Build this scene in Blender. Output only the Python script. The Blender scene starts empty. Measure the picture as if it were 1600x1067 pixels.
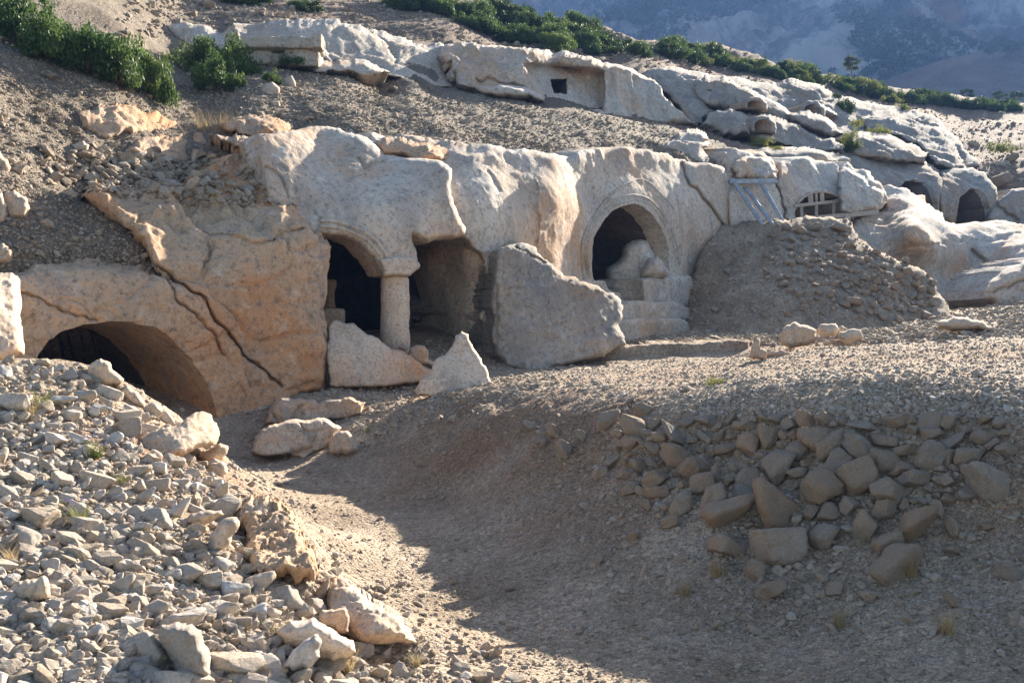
import bpy, math, random
import numpy as np
from mathutils import Vector, Matrix
from mathutils.bvhtree import BVHTree
random.seed(7); rng = np.random.default_rng(7)
R = math.radians
sc = bpy.context.scene
COL = sc.collection
# ------------------------------------------------------------------ camera, sky, sun, exposure
F = 1640.0; CZ = 2.0                       # focal length in photo pixels, camera height
cam = bpy.data.objects.new('camera', bpy.data.cameras.new('camera'))
COL.objects.link(cam); cam.location = (0, 0, CZ); cam.rotation_euler = (R(90), 0, 0)
cam.data.sensor_width = 36; cam.data.lens = 36 * F / 1600
cam.data.clip_start = 0.05; cam.data.clip_end = 6000
sc.camera = cam
SUN_AZ, SUN_EL = 28.5, 23.0                # degrees to the right of the view direction, elevation
sv = Vector((math.sin(R(SUN_AZ)) * math.cos(R(SUN_EL)), math.cos(R(SUN_AZ)) * math.cos(R(SUN_EL)), math.sin(R(SUN_EL))))
w = bpy.data.worlds.new('World'); sc.world = w; w.use_nodes = True
nt = w.node_tree; sky = nt.nodes.new('ShaderNodeTexSky'); sky.sky_type = 'NISHITA'; sky.sun_disc = False
sky.sun_elevation = R(SUN_EL); sky.sun_rotation = R(SUN_AZ); sky.altitude = 1200; sky.dust_density = 3.5; sky.ozone_density = .4
bg = nt.nodes['Background']; nt.links.new(sky.outputs[0], bg.inputs[0]); bg.inputs[1].default_value = 0.05
sun = bpy.data.objects.new('sun', bpy.data.lights.new('sun', 'SUN')); COL.objects.link(sun)
sun.data.energy = 5.0; sun.data.angle = R(0.5); sun.data.color = (1.0, 0.90, 0.76)
sun.rotation_euler = sv.to_track_quat('Z', 'Y').to_euler(); sun.location = (20, 20, 40)
sc.view_settings.view_transform = 'Standard'; sc.view_settings.look = 'None'
sc.view_settings.exposure = 2.25; sc.view_settings.gamma = 1
sc.cycles.max_bounces = 6; sc.cycles.diffuse_bounces = 4; sc.cycles.volume_bounces = 0
# ------------------------------------------------------------------ noise
def _h(i, j, k, s):
    n = (i * 374761393 + j * 668265263 + k * 2147483647 + s * 974634777) & 0xffffffff
    n = ((n ^ (n >> 13)) * 1274126177) & 0xffffffff
    n = ((n ^ (n >> 16)) * 2246822519) & 0xffffffff
    return ((n ^ (n >> 15)) & 0xffffff) / float(0xffffff)
def vnoise(p, s=0):
    f = np.floor(p).astype(np.int64); t = p - f; t = t * t * t * (t * (t * 6 - 15) + 10)
    i, j, k = f[:, 0], f[:, 1], f[:, 2]; x, y, z = t[:, 0], t[:, 1], t[:, 2]
    L = lambda a, b, u: a + (b - a) * u
    c = [[[_h(i + a, j + b, k + d, s) for d in (0, 1)] for b in (0, 1)] for a in (0, 1)]
    return L(L(L(c[0][0][0], c[1][0][0], x), L(c[0][1][0], c[1][1][0], x), y),
             L(L(c[0][0][1], c[1][0][1], x), L(c[0][1][1], c[1][1][1], x), y), z) * 2 - 1
def fbm(p, o=5, s=0, g=0.5):
    p = np.asarray(p, float); r = 0; a = 1; n = 0
    for q in range(o): r = r + a * vnoise(p * (2.03 ** q) + 17.3 * q, s + q); n += a; a *= g
    return r / n
def ridge(p, o=4, s=0):
    p = np.asarray(p, float); r = 0; a = 1; n = 0
    for q in range(o): r = r + a * (1 - 2 * np.abs(vnoise(p * (2.1 ** q) + 9.1 * q, s + 50 + q))); n += a; a *= 0.5
    return r / n
def worley(p, s=0):
    f = np.floor(p).astype(np.int64); d1 = np.full(len(p), 9.); d2 = np.full(len(p), 9.); idr = np.zeros(len(p))
    for a in (-1, 0, 1):
        for b in (-1, 0, 1):
            for c in (-1, 0, 1):
                i, j, k = f[:, 0] + a, f[:, 1] + b, f[:, 2] + c
                q = np.stack([i + _h(i, j, k, s), j + _h(i, j, k, s + 1), k + _h(i, j, k, s + 2)], 1)
                d = np.linalg.norm(p - q, axis=1); m = d < d1
                d2 = np.where(m, d1, np.minimum(d2, d)); d1 = np.where(m, d, d1); idr = np.where(m, _h(i, j, k, s + 3), idr)
    return d1, d2, idr
def P(px, py, d):
    px = np.asarray(px, float); py = np.asarray(py, float); d = np.asarray(d, float)
    return np.stack(np.broadcast_arrays((px - 800) / F * d, d, CZ - (py - 533.5) / F * d), -1)
def Pv(px, py, d): return Vector([float(v) for v in P(px, py, d)])
class RBF:                                  # smooth interpolation through a few given points
    def __init__(s, X, v, c=1.0):
        s.X = np.asarray(X, float); s.c = c; s.m = np.mean(v)
        s.w = np.linalg.solve(s.k(s.X) - 1e-6 * np.eye(len(s.X)), np.asarray(v, float) - s.m)
    def k(s, Q): return -np.sqrt(((Q[:, None] - s.X[None]) ** 2).sum(-1) + s.c ** 2)
    def __call__(s, Q):
        Q = np.asarray(Q, float); out = np.empty(len(Q))
        for i in range(0, len(Q), 40000): out[i:i + 40000] = s.k(Q[i:i + 40000]) @ s.w + s.m
        return out
# ------------------------------------------------------------------ materials
def nodes(name):
    m = bpy.data.materials.new(name); m.use_nodes = True; t = m.node_tree; b = t.nodes['Principled BSDF']
    b.inputs['Roughness'].default_value = 0.95; b.inputs['Specular IOR Level'].default_value = 0.15
    return m, t, b
def nd(t, ty, **kw):
    n = t.nodes.new(ty)
    for k, v in kw.items():
        if k in n.bl_rna.properties.keys() and k not in ('inputs',): setattr(n, k, v)
        else: n.inputs[k.replace('_', ' ')].default_value = v
    return n
def noise_n(t, co, scale, detail=6, rough=0.55, st=None):
    if st:
        mp = nd(t, 'ShaderNodeMapping'); mp.inputs['Scale'].default_value = st; t.links.new(co, mp.inputs[0]); co = mp.outputs[0]
    n = nd(t, 'ShaderNodeTexNoise'); n.inputs['Scale'].default_value = scale; n.inputs['Detail'].default_value = detail
    n.inputs['Roughness'].default_value = rough; t.links.new(co, n.inputs['Vector']); return n.outputs['Fac']
def ramp(t, fac, stops):
    r = nd(t, 'ShaderNodeValToRGB'); e = r.color_ramp.elements
    while len(e) < len(stops): e.new(0.5)
    for q, (p, c) in zip(e, stops): q.position = p; q.color = (*c, 1) if len(c) == 3 else c
    t.links.new(fac, r.inputs[0]); return r.outputs[0]
def mix(t, fac, a, b, mode='MIX'):
    m = nd(t, 'ShaderNodeMix', data_type='RGBA', blend_type=mode)
    for s, v in ((m.inputs[0], fac), (m.inputs[6], a), (m.inputs[7], b)):
        if isinstance(v, bpy.types.NodeSocket): t.links.new(v, s)
        else: s.default_value = v if not isinstance(v, tuple) or len(v) == 4 else (*v, 1)
    return m.outputs[2]
def bump(t, b, hs):                          # hs: list of (socket, strength, distance)
    prev = None
    for h, st, di in hs:
        n = nd(t, 'ShaderNodeBump'); n.inputs['Strength'].default_value = st; n.inputs['Distance'].default_value = di
        t.links.new(h, n.inputs['Height'])
        if prev: t.links.new(prev, n.inputs['Normal'])
        prev = n.outputs[0]
    t.links.new(prev, b.inputs['Normal'])
def g3(v): return (v, v, v)
def rock_mat(name, base=(.47, .37, .27), pale=(.60, .52, .43), stain=(.44, .235, .10), grey=(.27, .245, .22), st=.5, gr=.5, k=1.0, bs=1.0, g_=1.22):
    base, pale, stain, grey = [tuple(min(.8, x * g_) for x in q) for q in (base, pale, stain, grey)]
    m, t, b = nodes(name); co = nd(t, 'ShaderNodeNewGeometry').outputs['Position']
    c = mix(t, ramp(t, noise_n(t, co, 0.9 * k, 6, .6), [(.38, g3(0)), (.66, g3(1))]), base, pale)
    sm = ramp(t, noise_n(t, co, 0.45 * k, 7, .62), [(.60 - .22 * st, g3(0)), (.78 - .2 * st, g3(.85))])
    c = mix(t, sm, c, stain)
    stm = ramp(t, noise_n(t, co, 1.6 * k, 8, .65, (1, 1, .28)), [(.56 - .12 * gr, g3(0)), (.78 - .1 * gr, g3(.8))])
    c = mix(t, stm, c, grey)
    sp = ramp(t, noise_n(t, co, 11 * k, 8, .75), [(.50, g3(0)), (.66, g3(.75))])
    c = mix(t, sp, c, tuple(x * .45 for x in grey))
    sp2 = ramp(t, noise_n(t, co, 42 * k, 4, .8), [(.30, g3(.72)), (.70, g3(1.18))])
    c = mix(t, 1.0, c, sp2, 'MULTIPLY')
    wst = ramp(t, noise_n(t, co, 2.6 * k, 7, .7, (1, 1, .12)), [(.57, g3(0)), (.70, g3(.5))]); c = mix(t, wst, c, tuple(x * .6 for x in grey))
    c = mix(t, ramp(t, noise_n(t, co, 3.1 * k, 9, .72), [(.56, g3(0)), (.64, g3(.45))]), c, tuple(x * 1.1 for x in pale))
    t.links.new(c, b.inputs['Base Color'])
    v = nd(t, 'ShaderNodeTexVoronoi'); v.inputs['Scale'].default_value = 22 * k; t.links.new(co, v.inputs['Vector'])
    bump(t, b, [(noise_n(t, co, 3.5 * k, 9, .68), .55 * bs, .09 / k), (noise_n(t, co, 26 * k, 6, .75), .55 * bs, .02 / k), (v.outputs['Distance'], .22 * bs, .015 / k)])
    return m
def ground_mat(name, a=(.265, .203, .142), bb=(.49, .395, .295), red=(.31, .18, .11), k=1.0, redp=.45, soil=False):
    m, t, b = nodes(name); co = nd(t, 'ShaderNodeNewGeometry').outputs['Position']
    c = mix(t, ramp(t, noise_n(t, co, 1.1 * k, 8, .65), [(.35, g3(0)), (.66, g3(1))]), a, bb)
    c = mix(t, ramp(t, noise_n(t, co, 0.33 * k, 6, .6), [(.62 - .2 * redp, g3(0)), (.80 - .2 * redp, g3(.8))]), c, red)
    if soil: c = mix(t, nd(t, 'ShaderNodeAttribute', attribute_name='rnd').outputs['Fac'], c, (.26, .155, .09))
    v = nd(t, 'ShaderNodeTexVoronoi'); v.inputs['Scale'].default_value = 26 * k; t.links.new(co, v.inputs['Vector'])
    v2 = nd(t, 'ShaderNodeTexVoronoi'); v2.inputs['Scale'].default_value = 75 * k; t.links.new(co, v2.inputs['Vector'])
    for vv, amt in ((v, .45), (v2, .5)):
        bw = nd(t, 'ShaderNodeRGBToBW'); t.links.new(vv.outputs['Color'], bw.inputs[0])
        c = mix(t, amt, c, ramp(t, bw.outputs[0], [(.15, g3(.55)), (.85, g3(1.55))]), 'MULTIPLY')
    t.links.new(c, b.inputs['Base Color'])
    bump(t, b, [(noise_n(t, co, 7 * k, 8, .7), .7, .06 / k), (v.outputs['Distance'], .8, -.03 / k), (v2.outputs['Distance'], .8, -.012 / k)])
    return m
def stone_mat(name, cols, obj=True, bs=2.2, dust=(.50, .42, .33)):
    m, t, b = nodes(name)
    g = nd(t, 'ShaderNodeNewGeometry').outputs['Position']
    if obj: rnd = nd(t, 'ShaderNodeObjectInfo').outputs['Random']
    else: rnd = nd(t, 'ShaderNodeAttribute', attribute_name='rnd').outputs['Fac']
    n = len(cols); c = ramp(t, rnd, [(i / (n - 1) if n > 1 else 0, x) for i, x in enumerate(cols)])
    c = mix(t, ramp(t, noise_n(t, g, 9, 6, .7), [(.36, g3(0)), (.68, g3(.7))]), c, dust)
    c = mix(t, ramp(t, noise_n(t, g, 17, 6, .7), [(.50, g3(0)), (.72, g3(.65))]), c, (.33, .22, .13))
    c = mix(t, 1.0, c, ramp(t, noise_n(t, g, 60, 4, .8), [(.3, g3(.75)), (.7, g3(1.15))]), 'MULTIPLY')
    t.links.new(c, b.inputs['Base Color'])
    bump(t, b, [(noise_n(t, g, 14, 8, .7), .5 * bs, .03), (noise_n(t, g, 90, 4, .7), .4 * bs, .006)])
    return m
def plain_mat(name, col, rough=.8, metal=0, ns=20, var=.35, trans=0):
    m, t, b = nodes(name); co = nd(t, 'ShaderNodeNewGeometry').outputs['Position']
    c = mix(t, 1.0, col, ramp(t, noise_n(t, co, ns, 5, .7), [(.3, g3(1 - var)), (.7, g3(1 + var))]), 'MULTIPLY')
    t.links.new(c, b.inputs['Base Color']); b.inputs['Roughness'].default_value = rough; b.inputs['Metallic'].default_value = metal
    return m
def leaf_mat(name, c1, c2):
    m, t, b = nodes(name); b.inputs['Roughness'].default_value = .6
    r = nd(t, 'ShaderNodeAttribute', attribute_name='rnd').outputs['Fac']
    o = nd(t, 'ShaderNodeObjectInfo').outputs['Random']
    c = ramp(t, r, [(0, c1), (1, c2)])
    c = mix(t, 1.0, c, ramp(t, o, [(0, (.75, .8, .8)), (1, (1.25, 1.1, .9))]), 'MULTIPLY')
    t.links.new(c, b.inputs['Base Color'])
    tr = nd(t, 'ShaderNodeBsdfTranslucent'); t.links.new(c, tr.inputs[0]); ms = nd(t, 'ShaderNodeMixShader'); ms.inputs[0].default_value = .35
    out = t.nodes['Material Output']
    t.links.new(b.outputs[0], ms.inputs[1]); t.links.new(tr.outputs[0], ms.inputs[2]); t.links.new(ms.outputs[0], out.inputs[0])
    return m
M = dict(
    left=rock_mat('orange_limestone', base=(.50, .35, .225), pale=(.60, .49, .37), stain=(.54, .26, .11), st=.95, gr=.35, bs=1.4),
    carved=rock_mat('carved_limestone', base=(.49, .42, .35), pale=(.62, .565, .50), stain=(.48, .29, .16), st=.75, gr=.7, bs=1.3, g_=1.36),
    far=rock_mat('grey_limestone', base=(.42, .36, .30), pale=(.56, .52, .46), stain=(.44, .28, .16), st=.45, gr=1.0, g_=.95, bs=1.3),
    white=rock_mat('white_limestone', base=(.50, .43, .35), pale=(.62, .57, .50), stain=(.46, .30, .17), st=.55, gr=.5, g_=1.08),
    slab=rock_mat('slab_limestone', base=(.52, .40, .29), pale=(.62, .52, .42), stain=(.50, .26, .12), st=.6, gr=.5, k=2.2, bs=.6),
    boulder=rock_mat('boulder_limestone', base=(.47, .35, .24), pale=(.60, .50, .39), stain=(.42, .24, .13), st=.5, gr=.5, k=2.8),
    porous=rock_mat('porous_limestone', base=(.42, .28, .165), pale=(.52, .40, .28), stain=(.42, .23, .11), st=.6, gr=.4, k=3.2),
    shadedark=rock_mat('shade_painted_limestone', base=(.13, .10, .08), pale=(.19, .15, .12), stain=(.14, .08, .045), grey=(.08, .075, .07), st=.4, gr=.6, g_=1),  # dark tone painted in for the shade inside niches and chamber
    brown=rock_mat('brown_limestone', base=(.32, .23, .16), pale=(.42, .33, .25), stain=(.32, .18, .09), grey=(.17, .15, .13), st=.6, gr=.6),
    ground=ground_mat('gravelly_earth', soil=True),
    bank=ground_mat('red_earth', a=(.16, .12, .09), bb=(.22, .17, .13), redp=.8),
    talus=ground_mat('talus_earth', a=(.17, .135, .10), bb=(.29, .24, .185), red=(.22, .15, .10), k=.6, redp=.2),
    brownslope=ground_mat('brown_earth', a=(.20, .14, .10), bb=(.30, .23, .17), red=(.25, .15, .10), k=.45, redp=.5),
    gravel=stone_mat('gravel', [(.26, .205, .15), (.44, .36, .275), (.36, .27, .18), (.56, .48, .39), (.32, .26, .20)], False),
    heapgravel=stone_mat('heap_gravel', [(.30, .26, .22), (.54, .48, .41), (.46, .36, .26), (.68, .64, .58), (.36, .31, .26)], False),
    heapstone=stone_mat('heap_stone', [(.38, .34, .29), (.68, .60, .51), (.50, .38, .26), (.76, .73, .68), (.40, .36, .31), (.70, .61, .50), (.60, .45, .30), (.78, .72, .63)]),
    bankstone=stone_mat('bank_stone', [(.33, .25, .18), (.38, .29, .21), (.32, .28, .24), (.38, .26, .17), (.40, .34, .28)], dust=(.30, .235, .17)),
    leaf=leaf_mat('shrub_leaves', (.045, .095, .028), (.135, .20, .065)),
    leafy=leaf_mat('yellow_green_leaves', (.12, .16, .045), (.26, .28, .09)),
    leafdark=leaf_mat('dark_leaves', (.025, .05, .02), (.06, .10, .035)),
    straw=leaf_mat('dry_straw', (.32, .26, .155), (.46, .39, .26)),
    petal=plain_mat('lilac_petals', (.45, .35, .62), .7),
    bark=plain_mat('bark', (.14, .10, .07), .9),
    metal=plain_mat('galvanised_metal', (.38, .41, .45), .6, .35, 6, .3),
    wood=plain_mat('weathered_wood', (.48, .40, .32), .8, 0, 9, .25),
)
# ------------------------------------------------------------------ object helpers
def tag(o, label=None, cat=None, group=None, kind=None):
    if label: o['label'] = label
    if cat: o['category'] = cat
    if group: o['group'] = group
    if kind: o['kind'] = kind
    return o
def empty(name, loc, label, cat, group=None):
    o = bpy.data.objects.new(name, None); COL.objects.link(o); o.location = loc; o.empty_display_size = .2
    return tag(o, label, cat, group)
def mesh(name, V, Fc, mat, parent=None, smooth=True, rnd=None, origin=None):
    V = np.asarray(V, float)
    o0 = np.array(parent.location if parent and parent.parent is None else (0, 0, 0), float)
    if parent and parent.parent is not None: o0 = np.array(parent.location, float) + np.array(parent.parent.location, float)
    if parent is None: o0 = np.array(origin if origin is not None else [V[:, 0].mean(), V[:, 1].mean(), V[:, 2].min()])
    me = bpy.data.meshes.new(name)
    if isinstance(Fc, np.ndarray):
        n, k = Fc.shape; me.vertices.add(len(V)); me.vertices.foreach_set('co', (V - o0).astype(np.float32).ravel())
        me.loops.add(n * k); me.loops.foreach_set('vertex_index', Fc.astype(np.int32).ravel())
        me.polygons.add(n); me.polygons.foreach_set('loop_start', np.arange(n, dtype=np.int32) * k)
        me.update(calc_edges=True)
    else: me.from_pydata([tuple(v) for v in (V - o0)], [], [tuple(f) for f in Fc]); me.update()
    me.polygons.foreach_set('use_smooth', np.full(len(me.polygons), smooth, bool))
    if rnd is not None:
        a = me.attributes.new('rnd', 'FLOAT', 'POINT'); a.data.foreach_set('value', np.asarray(rnd, np.float32))
    me.materials.append(mat); o = bpy.data.objects.new(name, me); COL.objects.link(o)
    if parent: o.parent = parent
    else: o.location = o0
    return o
def roughen(poly, amp, it=3, seed=0):
    r = np.random.default_rng(seed); p = [np.array(q, float) for q in poly]
    for _ in range(it):
        q = []
        for a, b in zip(p, p[1:] + p[:1]):
            q.append(a); L = np.linalg.norm(b - a)
            if L > 5:
                n = np.array([-(b - a)[1], (b - a)[0]]) / L
                q.append((a + b) / 2 + n * r.normal() * min(amp, L * .09))
        p = q; amp *= .6
    return np.array(p)
def polydist(X, Y, poly):
    A = poly; B = np.roll(poly, -1, 0); best = np.full(X.shape, 1e9); bx = X.copy(); by = Y.copy()
    for a, b in zip(A, B):
        d = b - a; L = (d ** 2).sum() + 1e-9
        t = np.clip(((X - a[0]) * d[0] + (Y - a[1]) * d[1]) / L, 0, 1); cx = a[0] + t * d[0]; cy = a[1] + t * d[1]
        q = (X - cx) ** 2 + (Y - cy) ** 2; m = q < best; best = np.where(m, q, best); bx = np.where(m, cx, bx); by = np.where(m, cy, by)
    return np.sqrt(best), bx, by
def inside(X, Y, poly):
    r = np.zeros(X.shape, bool)
    for (x1, y1), (x2, y2) in zip(poly, np.roll(poly, -1, 0)):
        if y1 == y2: continue
        c = ((y1 > Y) != (y2 > Y)) & (X < (x2 - x1) * (Y - y1) / (y2 - y1) + x1); r ^= c
    return r
def lined(X, Y, line):
    best = np.full(X.shape, 1e9)
    for a, b in zip(line, line[1:]):
        a = np.array(a, float); b = np.array(b, float); d = b - a; L = (d ** 2).sum() + 1e-9
        t = np.clip(((X - a[0]) * d[0] + (Y - a[1]) * d[1]) / L, 0, 1)
        best = np.minimum(best, (X - a[0] - t * d[0]) ** 2 + (Y - a[1] - t * d[1]) ** 2)
    return np.sqrt(best)
def pts(*a): # rows: (px, py, d); interpolates log depth
    a = np.array(a, float); f = RBF(a[:, :2] / 100, np.log(a[:, 2]), .35); return lambda X, Y: np.exp(f(np.stack([X, Y], 1) / 100))
BV = {}
def relief(poly, D, name, mat, parent=None, holes=(), step=3, rnd=10, rdep=.35, amp=.1, freq=1.0, fine=.02, blocky=0, cracks=(), rough=2.5,
           back=(-.25, 1, .0), thick=1.5, seed=1, closed=0, smooth=True, nfun=None, bed=None, seat=None, rseat=9, hback=(-.75, .66, 0), hdeep=1.6, hname='niche', hmat=None, bvh=None, sub=None):
    """A rock face: outline given in photo pixels, carried out to its own distance D, displaced by 3D noise and given real thickness."""
    op = roughen(poly, rough, 3, seed) if rough else np.array(poly, float)
    hp = [roughen(h, .8, 2, seed + 5 + i) for i, h in enumerate(holes)]
    x0, y0 = op.min(0) - step; x1, y1 = op.max(0) + step
    X, Y = np.meshgrid(np.arange(x0, x1 + step, step), np.arange(y0, y1 + step, step)); sh = X.shape; X = X.ravel(); Y = Y.ravel()
    eo, ox, oy = polydist(X, Y, op); ins = inside(X, Y, op); nx, ny = ox, oy; near = eo.copy(); lab = np.zeros(len(X), int)
    for i, h in enumerate(hp):
        e, hx, hy = polydist(X, Y, h); ih = inside(X, Y, h); ins &= ~ih; m = e < near
        near = np.where(m, e, near); nx = np.where(m, hx, nx); ny = np.where(m, hy, ny); lab = np.where(m, i + 1, lab)
    up = np.clip(np.where(ins, Y - oy, oy - Y) / np.maximum(eo, .3) + .35, 0, 1)
    I = ins.reshape(sh); cell = I[:-1, :-1] | I[1:, :-1] | I[:-1, 1:] | I[1:, 1:]
    nc = sh[1]; ci, cj = np.nonzero(cell); a = ci * nc + cj; Fq = np.stack([a + nc, a + nc + 1, a + 1, a], 1)
    used = np.unique(Fq); mp = np.full(len(X), -1); mp[used] = np.arange(len(used)); Fq = mp[Fq]
    X, Y, ins, nx, ny, lab, eo, up = [q[used] for q in (X, Y, ins, nx, ny, lab, eo, up)]
    X = np.where(ins, X, nx); Y = np.where(ins, Y, ny); eo = np.where(ins, eo, np.where(lab == 0, 0, eo))
    d = D(X, Y); e2 = .5 * step
    gx = P(X + 1.5, Y, D(X + 1.5, Y)) - P(X - 1.5, Y, D(X - 1.5, Y)); gy = P(X, Y + 1.5, D(X, Y + 1.5)) - P(X, Y - 1.5, D(X, Y - 1.5))
    N = np.cross(gy, gx); N /= np.linalg.norm(N, axis=1, keepdims=True) + 1e-12
    vw = P(X, Y, d) - np.array([0, 0, CZ]); s = np.sign((N * vw).sum(1)); N *= -s[:, None]
    t = np.clip(eo / rnd, 0, 1); prof = 1 - np.sqrt(np.clip(1 - (1 - t) ** 2, 0, 1))
    for c in cracks:
        wd, dp = (c[0], c[1]); q = lined(X, Y, roughen_line(c[2], seed)); d = d + dp * np.exp(-(q / wd) ** 2)
    if seat:                                 # root the rock into the slope it grows from
        ds = seat(X, Y) + .12; ts = np.clip(eo / rseat, 0, 1); d = d + up * np.clip(ds - d, 0, 3.5) * (1 - np.sqrt(1 - (1 - ts) ** 2)) ** .9
    def disp(Pw):
        r = amp * fbm(Pw * freq, 6, seed, .55) + fine * 1.3 * fbm(Pw * freq * 5, 5, seed + 3, .72) + fine * .4 * ridge(Pw * freq * 4, 3, seed + 13) + fine * .6 * fbm(Pw * freq * 17, 3, seed + 4, .7)
        if blocky:
            d1, d2, idr = worley(Pw * freq * np.array([1, 1, 1.7]) * .9 + .25 * fbm(Pw * freq * 2, 3, seed)[:, None], seed)
            r = r + blocky * (idr - .5) * np.clip((d2 - d1) * 5, 0, 1) - blocky * .5 * np.exp(-((d2 - d1) / .06) ** 2)
        if bed:                               # tilted strata: stepped ledges with sharp lower lips
            ba, bf, bd = bed; bd = np.array(bd, float); bd /= np.linalg.norm(bd)
            for q in (0, 1):
                h = (Pw @ bd) * bf * (1 + 1.7 * q) + .9 * fbm(Pw * bf * .5, 4, seed + 9 + q); f = h - np.floor(h); k_ = vnoise(np.stack([np.floor(h) * 3.1, Pw[:, 0] * bf * .35, Pw[:, 1] * bf * .35], 1), seed)
                r = r + ba / (1 + q) * (.35 + .65 * np.abs(k_)) * (np.where(f < .82, f / .82, (1 - f) / .18) - .5)
        if nfun: r = r + nfun(Pw, X, Y)
        return r
    if closed:
        Pf = P(X, Y, d + closed * (prof - 1)); Pb = P(X, Y, d + closed * (1 - prof))
        df = disp(Pf)[:, None]; db = disp(Pb)[:, None]; rim = (eo <= 0.01)
        V = Pf + N * df; VB = Pb - N * db; VB[rim] = V[rim]
        n = len(V); idx = np.arange(n) + n; idx[rim] = np.arange(n)[rim]
        Va = np.concatenate([V, VB]); Fa = np.concatenate([Fq, idx[Fq][:, ::-1]])
        o = mesh(name, Va, Fa, mat, parent, smooth)
        if bvh: BV[bvh] = BVHTree.FromPolygons([tuple(v) for v in V], Fq.tolist())
        return o
    d = d + rdep * prof
    V = P(X, Y, d); V = V + N * (disp(V) * ((.45 + .55 * ts) if seat else 1))[:, None]
    E = np.concatenate([Fq[:, [0, 1]], Fq[:, [1, 2]], Fq[:, [2, 3]], Fq[:, [3, 0]]]); key = np.sort(E, 1)
    u, inv, cnt = np.unique(key[:, 0] * 10 ** 7 + key[:, 1], return_inverse=True, return_counts=True)
    be = E[cnt[inv] == 1]; el = np.maximum(lab[be[:, 0]], lab[be[:, 1]]); el = np.where((lab[be[:, 0]] == 0) | (lab[be[:, 1]] == 0), 0, el)
    el = np.where(ins[be[:, 0]] | ins[be[:, 1]], 0, el)
    VV = [V]; FF = [Fq]; off = len(V)
    bk = np.array(back, float); bk = bk / np.linalg.norm(bk) * thick
    b0 = be[el == 0]; uv, ui = np.unique(b0, return_inverse=True); ui = ui.reshape(-1, 2); prev = uv; K = 3
    for k in range(1, K + 1):
        nv = V[uv] + bk * (k / K) + .06 * thick / K * rng.normal(size=(len(uv), 3)) * 0.4; VV.append(nv)
        cur = np.arange(len(uv)) + off; off += len(uv)
        FF.append(np.stack([prev[ui[:, 1]], prev[ui[:, 0]], cur[ui[:, 0]], cur[ui[:, 1]]], 1)); prev = cur
    o = mesh(name, np.concatenate(VV), np.concatenate(FF), mat, parent, smooth)
    if bvh: BV[bvh] = BVHTree.FromPolygons([tuple(v) for v in V], Fq.tolist())
    hb = np.array(hback, float); hb = hb / np.linalg.norm(hb)
    for i in range(len(hp)):                 # each opening gets its own jambs, vault and back wall, cut into the hill
        b0 = be[el == i + 1]
        if not len(b0): continue
        uv, ui = np.unique(b0, return_inverse=True); ui = ui.reshape(-1, 2); r0 = V[uv]; rings = [r0]; K = 14; dp = hdeep[i] if isinstance(hdeep, (list, tuple)) else hdeep
        cen = r0.mean(0); fs = []; n = len(uv)
        for k in range(1, K + 1):
            f = k / K; q = r0 + hb * dp * f; q = q + .05 * fbm(q * 1.3, 3, 5)[:, None] * (cen - r0) * min(1, 3 * f)
            rings.append(q); fs.append(np.stack([ui[:, 1] + (k - 1) * n, ui[:, 0] + (k - 1) * n, ui[:, 0] + k * n, ui[:, 1] + k * n], 1))
        ctr = rings[-1].mean(0); Vn = np.concatenate(rings + [ctr[None]]); last = K * n; q = np.full(len(ui), len(Vn) - 1)
        quads = np.concatenate(fs + [np.stack([ui[:, 1] + last, ui[:, 0] + last, q, q], 1)])
        fl = [tuple(dict.fromkeys(int(z) for z in f)) for f in quads]
        no = mesh(hname, Vn, fl, mat, parent if parent else o, smooth)
        if hmat: no.data.materials.append(hmat); no.data.polygons.foreach_set('material_index', (np.arange(len(fl)) >= len(ui) * (6 if dp > 4.1 else 3 if 2.55 < dp < 2.7 else 1)).astype(np.int32))  # deeper rings get the darker hmat, interior shade put into the colour
    return o
def bedf(Pw, bf, bd, seed=0):
    bd = np.array(bd, float); bd /= np.linalg.norm(bd); h = (Pw @ bd) * bf + .9 * fbm(Pw * bf * .5, 4, seed); f = h - np.floor(h); return np.where(f < .8, f / .8, (1 - f) / .2) - .5
def roughen_line(line, seed):
    r = np.random.default_rng(seed + 77); out = []
    for a, b in zip(line, line[1:]):
        a = np.array(a, float); b = np.array(b, float); n = max(1, int(np.linalg.norm(b - a) / 9)); nr = np.array([-(b - a)[1], (b - a)[0]]) / (np.linalg.norm(b - a) + 1e-9)
        for k in range(n): out.append(a + (b - a) * k / n + (nr * r.normal() * 1.9 if k else 0))
    out.append(np.array(line[-1], float)); return out
def wall(cols, rows, batter=0.0, extra=()):
    """vertical face whose foot line is given by (px, d); batter leans it back per pixel upward"""
    a = []
    for px, d in cols:
        for py in rows: a.append((px, py, d * (1 + batter * (rows[-1] - py) / 100)))
    return pts(*(a + list(extra)))
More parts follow.
